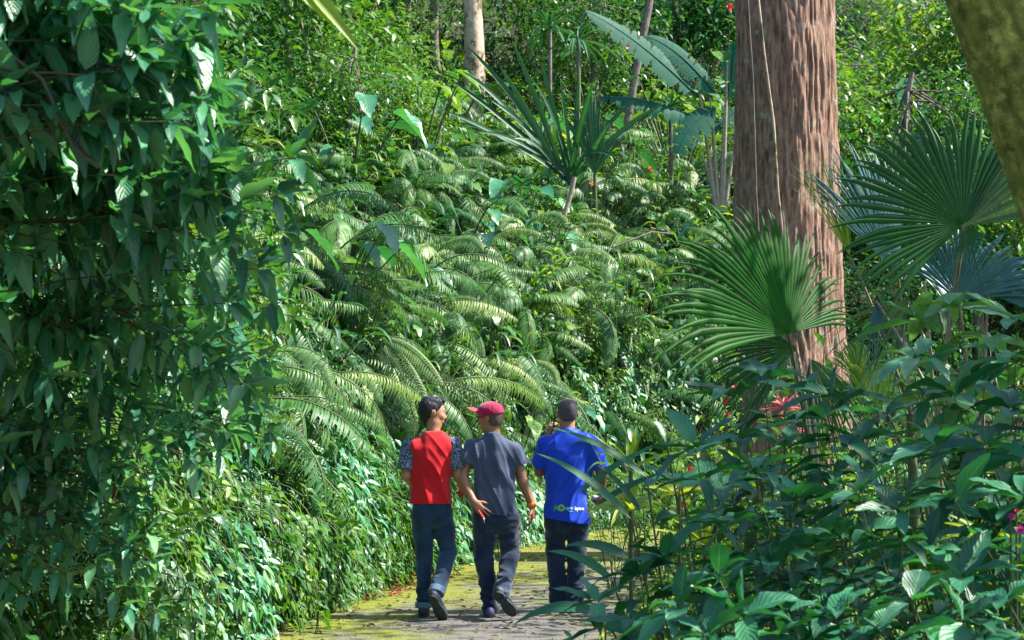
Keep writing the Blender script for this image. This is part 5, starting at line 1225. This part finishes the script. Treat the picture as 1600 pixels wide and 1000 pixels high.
# vest front/back
S = Field((-.34, -.22, .82), (.34, .22, 1.5), .005)
S.loft([(.84, -.028, 0, .174, .130), (.95, -.028, 0, .162, .116), (1.08, -.028, 0, .160, .108), (1.22, -.026, 0, .172, .115), (1.32, -.024, -.004, .166, .108), (1.37, -.02, -.005, .135, .085), (1.41, -.018, -.005, .082, .066), (1.43, -.018, -.005, .06, .055)], .0, 2.3)
S.cone((-.165, -.005, 1.325), (-.03, -.005, 1.375), .060, .056, .07); S.cone((.125, -.005, 1.325), (-.01, -.005, 1.375), .060, .056, .07)
S.cut((.158, 0, 1.3), (1, 0, .02)); S.cut((-.198, 0, 1.3), (-1, 0, .02))
S.disp(shirt_folds(3, .009, 8, 3.0, 2)); S.cut((0, 0, .884), (0, 0, -1)); sh = part(S, "vest", 'redcloth', body)
C = Field((-.15, -.15, 1.38), (.12, .15, 1.48), .004); C.cone((-.018, -.008, 1.41), (-.016, -.006, 1.437), .074, .066, 0, (1, .9, 1)); C.cut((0, 0, 1.448), (0, 0, 1)); part(C, "collar", 'black', body)
for sx, sh_, el in ((1, (.150, -.005, 1.335), (.198, -.035, 1.14)), (-1, (-.190, -.005, 1.335), (-.232, -.035, 1.14))):
    S = Field(np.minimum(sh_, el) - .13, np.maximum(sh_, el) + .13, .005); S.cone(sh_, el, .066, .066, 0); S.cut(np.array(el) * .92 + np.array(sh_) * .08, np.array(el) - np.array(sh_))
    S.disp(shirt_folds(7 + sx, .008, 9, 9)); part(S, "sleeve", 'swirl', body)
J = Field((-.28, -.45, .02), (.28, .25, 1.0), H_)
J.loft([(.74, -.022, 0, .100, .085), (.80, -.025, -.003, .138, .112), (.86, -.027, 0, .152, .112), (.94, -.028, 0, .148, .105)], .03)
J.cone((-.092, -.03, .80), (-.09, -.02, .76), .080, .08, .05); J.cone((.048, -.03, .80), (.05, -.02, .76), .080, .08, .05)
for hp_, kn, an, r1, r2 in (((-.098, 0, .80), LK, (-.088, .0, .105), .064, .056), ((.052, 0, .80), RK, (.030, -.245, .225), .064, .058)):
    J.cone(hp_, (np.array(hp_) + kn) / 2, .092, .080, .02); J.cone((np.array(hp_) + kn) / 2, kn, .080, r1, .02); J.cone(kn, an, r1, r2, .02)
J.disp(jean_folds(1)); J.cut((0, 0, .068), (0, 0, -1)); jn = part(J, "jeans", 'denim', body)
for c0, c1 in (((-.088, 0, .115), (-.088, 0, .068)), ((.034, -.232, .245), (.022, -.265, .205))):
    c0, c1 = np.array(c0), np.array(c1); dv = norm(c1 - c0); Cf = Field(np.minimum(c0, c1) - .1, np.maximum(c0, c1) + .1, .004); Cf.cone(c0 - dv * .02, c1 + dv * .02, .066, .064, 0); Cf.cut(c1, dv); Cf.cut(c0, -dv); part(Cf, "cuff", 'cuff', body)
# back pocket seam
pk = Field((0, -.2, .6), (.2, .05, .92), .004)
U, S = shoe_field((-.088, -.055, .004), (-.085, .195, .004), (0, 0, 1)); part(U, "shoe", 'shoe', body); part(S, "sole", 'sole', body)
hl, to = np.array((-.005, -.345, .185)), np.array((.078, -.215, -.0)); U, S = shoe_field(hl, to, (.15, .75, .55), w=.045); part(U, "shoe", 'shoe', body); part(S, "sole", 'sole', body)

# ---------------------------------------------------------------- man in the maroon cap
loc2 = ((775 - 800) / F * 13.46, 13.46, .006)
B = Field((-.36, -.50, -.02), (.38, .35, 1.72), .0055); hc = (-.045, .0, 1.555)
B.loft([(.85, -.01, 0, .14, .09), (1.1, -.01, 0, .14, .09), (1.28, -.02, 0, .15, .085), (1.36, -.02, 0, .11, .06)], .03)
B.cone((-.015, -.015, 1.34), (-.03, -.005, 1.47), .062, .058, .04)
Hh, HR = head(B, hc, math.radians(62), -.06)
B.cone((-.195, -.01, 1.32), (-.262, -.05, 1.09), .047, .040, .03); B.cone((-.262, -.05, 1.09), (-.172, -.155, .905), .041, .028, .02)
tipsL = hand(B, (-.172, -.155, .905), (.55, -.05, -.62), (.1, -1, .0), (.10, .12, .15, 1.0), thumb=-1, spread=.30, s=1.05)
B.cone((.150, -.01, 1.28), (.212, -.02, 1.05), .042, .041, .03); B.cone((.212, -.02, 1.05), (.285, .02, .855), .041, .028, .02)
hand(B, (.285, .02, .855), (.06, .05, -1), (1, -.2, .0), (.25, .3, .35, .4), thumb=1, s=1.05)
LA, LK, LH = (-.038, .0, .09), (-.095, .02, .47), (-.09, 0, .82)
RA, RK, RH = (.045, -.262, .225), (.115, .02, .49), (.095, 0, .82)
for hp_, kn, an in ((LH, LK, LA), (RH, RK, RA)): B.cone(hp_, kn, .07, .048, .02); B.cone(kn, an, .048, .033, .02)
B.cone((-.04, -.02, .035), (-.03, .15, .03), .03, .028, .02); B.cone(LA, (-.035, .03, .04), .033, .03, .02)
B.cone(RA, (.035, -.28, .17), .028, .026, .02); B.cone((.04, -.285, .17), (.12, -.2, .07), .024, .022, .02)
B.cone((-.06, 0, .82), (.06, 0, .82), .08, .08, .04)
body = bpy.data.objects.new("person", B.mesh("person", [M['skin2']], 2)); link(body, None, loc2)
tag(body, "man in a maroon cap and grey t-shirt walking away with one hand behind his back", "person", "men walking along the path"); capman = body
Hf = Field((-.25, -.2, 1.38), (.2, .2, 1.66), .004); Hf.ell(Hh(0, -.018, .02), (.078, .093, .088), 0, HR); Hf.ell(Hh(0, -.05, -.03), (.060, .05, .055), .02, HR)
Hf.cut(Hh(0, -.022, 0), HR @ np.array([0, 1.0, 0])); Hf.cut(Hh(0, 0, -.062), (0, 0, -1)); Hf.disp(lambda x, y, z: -.002 * (noise(x * 200, y * 200, z * 200) - .5)); part(Hf, "hair", 'fade', body)
# cap: crown, band, bill with badge
Cf = Field((-.30, -.2, 1.48), (.2, .25, 1.74), .004); Cf.ell(Hh(0, -.012, .030), (.090, .110, .098), 0, HR); Cf.ell(Hh(0, .03, .055), (.078, .07, .06), .02, HR)
Cf.cut(Hh(0, 0, .008), HR @ np.array([0, -.20, -1])); Cf2 = Cf
def seams(x, y, z):
    v = (np.stack([x, y, z], -1) - np.array(hc)) @ HR; an = np.arctan2(v[:, 0], v[:, 1] + .01)
    return .0028 * np.exp(-(np.abs(((an * 6 / 6.283 + .5) % 1) - .5) / .05) ** 2) * np.clip((v[:, 2] - .03) * 40, 0, 1) - .003 * (noise(x * 40, y * 40, z * 40) - .5)
Cf.disp(seams); cp = part(Cf, "cap", 'cap', body)
bt_ = Field(np.array(Hh(0, 0, .13)) - .02, np.array(Hh(0, 0, .13)) + .02, .003); bt_.ell(Hh(0, -.01, .126), (.008, .008, .005), 0); part(bt_, "button", 'cap', cp)
Bf = Field((-.34, -.2, 1.48), (.1, .3, 1.75), .003); tilt_ = HR @ np.array([[1, 0, 0], [0, math.cos(.42), -math.sin(.42)], [0, math.sin(.42), math.cos(.42)]])
Bf.ell(Hh(0, .120, .062), (.078, .075, .30), 0, tilt_); pn = tilt_ @ np.array([0, 0, 1.0]); cpt = Hh(0, .120, .062)
Bf.cut(cpt + pn * .004, pn); Bf.cut(cpt - pn * .004, -pn); Bf.cut(Hh(0, .075, 0), HR @ np.array([0, -1.0, 0])); bl = part(Bf, "cap_bill", 'capbill', body)
# badge on the crown's front, turned to the side that shows: white ring with a dark middle
fx_ = tilt_ @ np.array([1.0, 0, 0]); fy_ = tilt_ @ np.array([0, 1.0, 0])
def badge(c, ax, ay, r1, r0, mat, name, nn=26, parent=None):
    a = np.linspace(0, 2 * np.pi, nn, endpoint=False); V = np.concatenate([c + r1 * (np.cos(a)[:, None] * ax + np.sin(a)[:, None] * ay), c + r0 * (np.cos(a)[:, None] * ax + np.sin(a)[:, None] * ay)])
    i = np.arange(nn); j = (i + 1) % nn; return link(bpy.data.objects.new(name, mesh_np(name, V, np.stack([i, j, j + nn, i + nn], 1), mats=[M[mat]])), parent)
# the underside/side of the tipped-up bill faces the camera
bn_ = -pn; bc = cpt + fy_ * .028 + bn_ * .0055 - fx_ * .0
badge(bc, fx_, fy_, .021, .0155, 'whitep', "badge_ring", parent=bl); badge(bc + bn_ * .001, fx_, fy_, .0155, .006, 'navyp', "badge", parent=bl); badge(bc + bn_ * .001, fx_, fy_, .006, .0005, 'whitep', "badge_centre", parent=bl)
# glasses: temple arms and lenses
Gf = Field((-.25, -.2, 1.45), (.15, .25, 1.62), .0025)
for sx in (-1, 1):
    Gf.cone(Hh(.072 * sx, -.01, .004), Hh(.066 * sx, .092, .010), .0038, .0038, 0)
    for k in range(14):
        a0, a1 = k * 6.283 / 14, (k + 1) * 6.283 / 14
        Gf.cone(Hh((.035 + .027 * math.cos(a0)) * sx, .102, -.003 + .019 * math.sin(a0)), Hh((.035 + .027 * math.cos(a1)) * sx, .102, -.003 + .019 * math.sin(a1)), .003, .003, 0)
Gf.cone(Hh(-.01, .108, .002), Hh(.01, .108, .002), .003, .003, 0); part(Gf, "glasses", 'black', body, 0)
S = Field((-.40, -.24, .74), (.38, .24, 1.48), .005)
S.loft([(.76, .002, -.005, .180, .132), (.86, .0, -.005, .178, .130), (1.0, -.006, -.002, .168, .118), (1.15, -.01, 0, .176, .122), (1.26, -.014, -.003, .186, .118), (1.33, -.018, -.006, .150, .094), (1.39, -.022, -.006, .086, .072), (1.415, -.022, -.006, .064, .060)], 0, 2.2)
S.cone((-.165, -.008, 1.300), (-.04, -.008, 1.355), .066, .056, .08); S.cone((.135, -.008, 1.290), (.0, -.008, 1.355), .066, .056, .08)
for sh_, el in (((-.175, -.008, 1.305), (-.248, -.045, 1.13)), ((.145, -.008, 1.295), (.212, -.02, 1.12))):
    S.cone(sh_, el, .078, .076, .035)
X, Y, Z = np.meshgrid(*S.ax, indexing='ij')
for sh_, el, sg in (((-.175, -.008, 1.305), (-.248, -.045, 1.13), -1), ((.145, -.008, 1.295), (.212, -.02, 1.12), 1)):
    sh_, el = np.array(sh_), np.array(el); d = norm(el - sh_); p_ = sh_ + (el - sh_) * .62
    pl = (X - p_[0]) * d[0] + (Y - p_[1]) * d[1] + (Z - p_[2]) * d[2]
    reg = (X * sg > (.155 if sg > 0 else .170)) | ((Z < 1.2) & (X * sg > .185)) ; S.f = np.where(reg, np.maximum(S.f, pl), S.f).astype(np.float32)
S.disp(shirt_folds(11, .013, 15, 2.2, 3)); S.cut((0, 0, .80), (-.09, 0, -1)); sh2 = part(S, "t_shirt", 'greycloth', body)
J = Field((-.30, -.48, .02), (.32, .25, .95), H_)
J.loft([(.70, .005, 0, .105, .09), (.76, .005, -.006, .150, .12), (.84, .0, 0, .165, .115), (.90, .0, 0, .15, .10)], .03)
J.cone((-.075, -.035, .76), (-.08, -.02, .70), .090, .088, .06); J.cone((.085, -.035, .76), (.09, -.02, .70), .090, .088, .06)
for hp_, kn, an in (((-.085, 0, .74), LK, (-.040, -.005, .07)), ((.095, 0, .74), RK, (.044, -.272, .205))):
    J.cone(hp_, (np.array(hp_) + kn) / 2, .100, .084, .02); J.cone((np.array(hp_) + kn) / 2, kn, .084, .070, .02); J.cone(kn, an, .070, .062, .02)
J.disp(jean_folds(5, .011)); J.cut((0, 0, .03), (0, 0, -1)); part(J, "jeans", 'denim2', body)
U, S = shoe_field((-.045, -.065, .004), (-.055, .19, .004), (0, 0, 1)); part(U, "shoe", 'pshoe', body); part(S, "sole", 'sole', body)
hl, to = np.array((.018, -.352, .215)), np.array((.140, -.21, .035)); U, S = shoe_field(hl, to, (.05, .75, .60), w=.046); part(U, "shoe", 'shoe', body); part(S, "sole", 'sole', body)
Wf = Field((.2, -.08, .8), (.36, .12, .93), .004); wa, wb = np.array((.272, .013, .888)), np.array((.282, .018, .862)); Wf.cone(wa, wb, .036, .035, 0); dv = norm(wb - wa); Wf.cut(wb, dv); Wf.cut(wa, -dv)
Wf.ell(wa * .5 + wb * .5 + np.array([.032, -.012, 0]), (.012, .017, .017), .003); part(Wf, "wristwatch", 'orangep', body)
# red lighter held under the fingers
Lf = Field((-.25, -.3, .68), (.05, .0, .9), .003); tipc = np.array(tipsL[3]); a_ = np.array((-.135, -.170, .835)); b_ = np.array((-.100, -.180, .785)); Lf.cone(a_, b_, .010, .010, 0)
lt = bpy.data.objects.new("lighter", Lf.mesh("lighter", [M['redp']])); link(lt, None, loc2); tag(lt, "small red tube held behind the back by the man in the maroon cap", "lighter")
Lf = Field((-.25, -.3, .68), (.05, .0, .9), .003); Lf.cone(b_ + norm(b_ - a_) * .009, b_ + norm(b_ - a_) * .018, .008, .006, 0); Lf.cone(b_ + norm(b_ - a_) * .018, b_ + np.array([.012, 0, -.045]), .0025, .0025, 0); part(Lf, "nozzle", 'whitep', lt)

# ---------------------------------------------------------------- man in blue
loc3 = ((883 - 800) / F * 13.8, 13.8, .006)
B = Field((-.36, -.30, -.02), (.40, .40, 1.76), .0055); hc = (.018, .014, 1.592)
B.loft([(.85, .0, 0, .15, .09), (1.1, .02, 0, .15, .1), (1.28, .03, 0, .16, .09), (1.38, .03, 0, .12, .06)], .03)
B.cone((.022, -.012, 1.38), (.018, .0, 1.52), .064, .058, .04)
Hh, HR = head(B, hc, math.radians(8), -.05, 1.02)
# left arm raised, hand at the ear
B.cone((-.15, 0, 1.36), (-.205, .06, 1.12), .050, .042, .03); B.cone((-.205, .06, 1.12), (-.130, .13, 1.40), .042, .029, .02)
hand(B, (-.130, .13, 1.40), (.25, -.12, 1), (-.75, -.6, .2), (.45, .5, .5, .55), thumb=-1)
B.cone((.225, 0, 1.35), (.290, -.01, 1.10), .050, .043, .03); B.cone((.290, -.01, 1.10), (.305, .15, .955), .042, .029, .02)
hand(B, (.305, .15, .955), (-.15, .45, -.75), (1, -.2, .1), (.6, .7, .8, .8), thumb=1)
LA, LK, LH = (-.063, .02, .09), (-.080, .04, .48), (-.075, 0, .84)
RA, RK, RH = (.075, -.02, .09), (.090, .03, .48), (.105, 0, .84)
for hp_, kn, an in ((LH, LK, LA), (RH, RK, RA)): B.cone(hp_, kn, .07, .048, .02); B.cone(kn, an, .048, .034, .02); B.cone(np.array(an) + (0, -.02, -.05), np.array(an) + (0, .14, -.06), .03, .028, .02)
B.cone((-.05, 0, .82), (.08, 0, .82), .08, .08, .04)
body = bpy.data.objects.new("person", B.mesh("person", [M['skin2']], 2)); link(body, None, loc3)
tag(body, "man in a bright blue shirt walking away, one hand raised to his ear", "person", "men walking along the path")
Hf = Field((-.15, -.2, 1.45), (.2, .2, 1.74), .004); Hf.ell(Hh(0, -.016, .026), (.081, .099, .090), 0, HR); Hf.ell(Hh(0, -.05, -.02), (.066, .052, .06), .02, HR)
Hf.cut(Hh(0, .045, .04), HR @ np.array([0, .8, -.6])); Hf.cut(Hh(0, 0, -.066), (0, 0, -1))
X, Y, Z = np.meshgrid(*Hf.ax, indexing='ij'); Lc = (np.stack([X, Y, Z], -1) - np.array(hc)) @ HR
Hf.f = np.maximum(Hf.f, np.where((np.abs(Lc[..., 0]) > .055) & (Lc[..., 2] < .02), (Lc[..., 1] + .030), -1).astype(np.float32))
Hf.disp(lambda x, y, z: -.003 * (noise(x * 160, y * 160, z * 160) - .5)); part(Hf, "hair", 'stubble', body)
S = Field((-.40, -.24, .70), (.44, .26, 1.52), .005)
S.loft([(.68, .002, -.004, .190, .146), (.82, .0, -.004, .184, .140), (.95, .008, 0, .168, .126), (1.1, .018, 0, .172, .126), (1.24, .026, -.002, .186, .122), (1.35, .030, -.006, .165, .098), (1.42, .026, -.006, .092, .076), (1.445, .024, -.006, .066, .062)], 0, 2.2)
S.cone((-.135, -.005, 1.335), (.0, -.005, 1.385), .072, .058, .08); S.cone((.190, -.005, 1.335), (.05, -.005, 1.385), .072, .058, .08)
arms = (((-.145, .0, 1.34), (-.208, .055, 1.13), -1), ((.205, .0, 1.34), (.288, -.01, 1.11), 1))
for sh_, el, sg in arms: S.cone(sh_, el, .074, .074, .035)
X, Y, Z = np.meshgrid(*S.ax, indexing='ij')
for sh_, el, sg in arms:
    sh_, el = np.array(sh_), np.array(el); d = norm(el - sh_); p_ = sh_ + (el - sh_) * (.80 if sg < 0 else .85)
    pl = (X - p_[0]) * d[0] + (Y - p_[1]) * d[1] + (Z - p_[2]) * d[2]; reg = (X > .215) if sg > 0 else (X < -.18)
    S.f = np.where(reg, np.maximum(S.f, pl), S.f).astype(np.float32)
S.disp(shirt_folds(21, .012, 8, 3.4, -2)); S.cut((0, 0, .725), (-.17, 0, -1)); sh3 = part(S, "shirt", 'bluecloth', body)
Cc = Field((-.1, -.15, 1.40), (.15, .15, 1.50), .004); Cc.cone((.022, -.012, 1.43), (.022, -.008, 1.462), .076, .068, 0, (1, .92, 1)); Cc.cut((0, 0, 1.472), (0, 0, 1)); part(Cc, "collar", 'bluecloth', body)
J = Field((-.30, -.25, .02), (.34, .25, .95), H_)
J.loft([(.68, .012, 0, .105, .09), (.74, .012, -.006, .150, .115), (.84, .01, 0, .140, .098), (.90, .01, 0, .13, .09)], .03)
J.cone((-.065, -.025, .74), (-.07, -.02, .68), .088, .085, .06); J.cone((.078, -.015, .73), (.088, -.015, .68), .078, .080, .06)
for hp_, kn, an in (((-.072, 0, .74), LK, (-.055, .02, .07)), ((.100, 0, .74), RK, (.075, -.02, .07))):
    J.cone(hp_, (np.array(hp_) + kn) / 2, .100, .084, .02); J.cone((np.array(hp_) + kn) / 2, kn, .084, .074, .02); J.cone(kn, an, .074, .068, .02)
J.disp(jean_folds(15, .008)); J.cut((0, 0, .035), (0, 0, -1)); part(J, "jeans", 'denim2', body)
for ax_, ay_ in ((-.055, -.05), (.075, -.09)):
    U, S_ = shoe_field((ax_, ay_, .004), (ax_ + (.02 if ax_ > 0 else -.02), ay_ + .26, .004), (0, 0, 1)); part(U, "shoe", 'black', body); part(S_, "sole", 'sole', body)
# print across the shirt's lower back
tx = -.098; zz_ = .815
torso_text(sh3, body, "print_letter", "A", .062, tx, zz_, 'printg', .0022)
disc("print_ring", .027, body, sh3, tx + .062, zz_ + .021, 'printl', .016); disc("print_dot", .016, body, sh3, tx + .062, zz_ + .021, 'printg', .007)
torso_text(sh3, body, "print_word", "agro", .034, tx + .094, zz_ + .010, 'printc', .0014)
torso_text(sh3, body, "print_word", "kyoe", .038, tx + .168, zz_ + .004, 'printw', .0016)
torso_text(sh3, body, "print_line", "________", .010, tx + .115, zz_ - .004, 'printw', .0008)
# phone at the ear, bag/paper and strap in the other hand
Ph = Field((-.2, 0, 1.38), (.0, .22, 1.62), .004); Ph.cone((-.094, .075, 1.47), (-.082, .06, 1.57), .022, .022, 0, (.35, 1, 1))
ph_ = bpy.data.objects.new("phone", Ph.mesh("phone", [M['black']])); link(ph_, None, loc3); tag(ph_, "dark phone held to the left ear of the man in blue", "phone")
Pk = Field((.15, .05, .80), (.38, .3, 1.0), .004); Pk.cone((.245, .20, .90), (.285, .21, .885), .022, .018, 0, (1, .8, 1)); pk_ = bpy.data.objects.new("folded_paper", Pk.mesh("folded_paper", [M['whitep']])); link(pk_, None, loc3); tag(pk_, "small white folded paper in the right hand of the man in blue", "paper")
rank_labels()
print("objects", len(sc.objects))
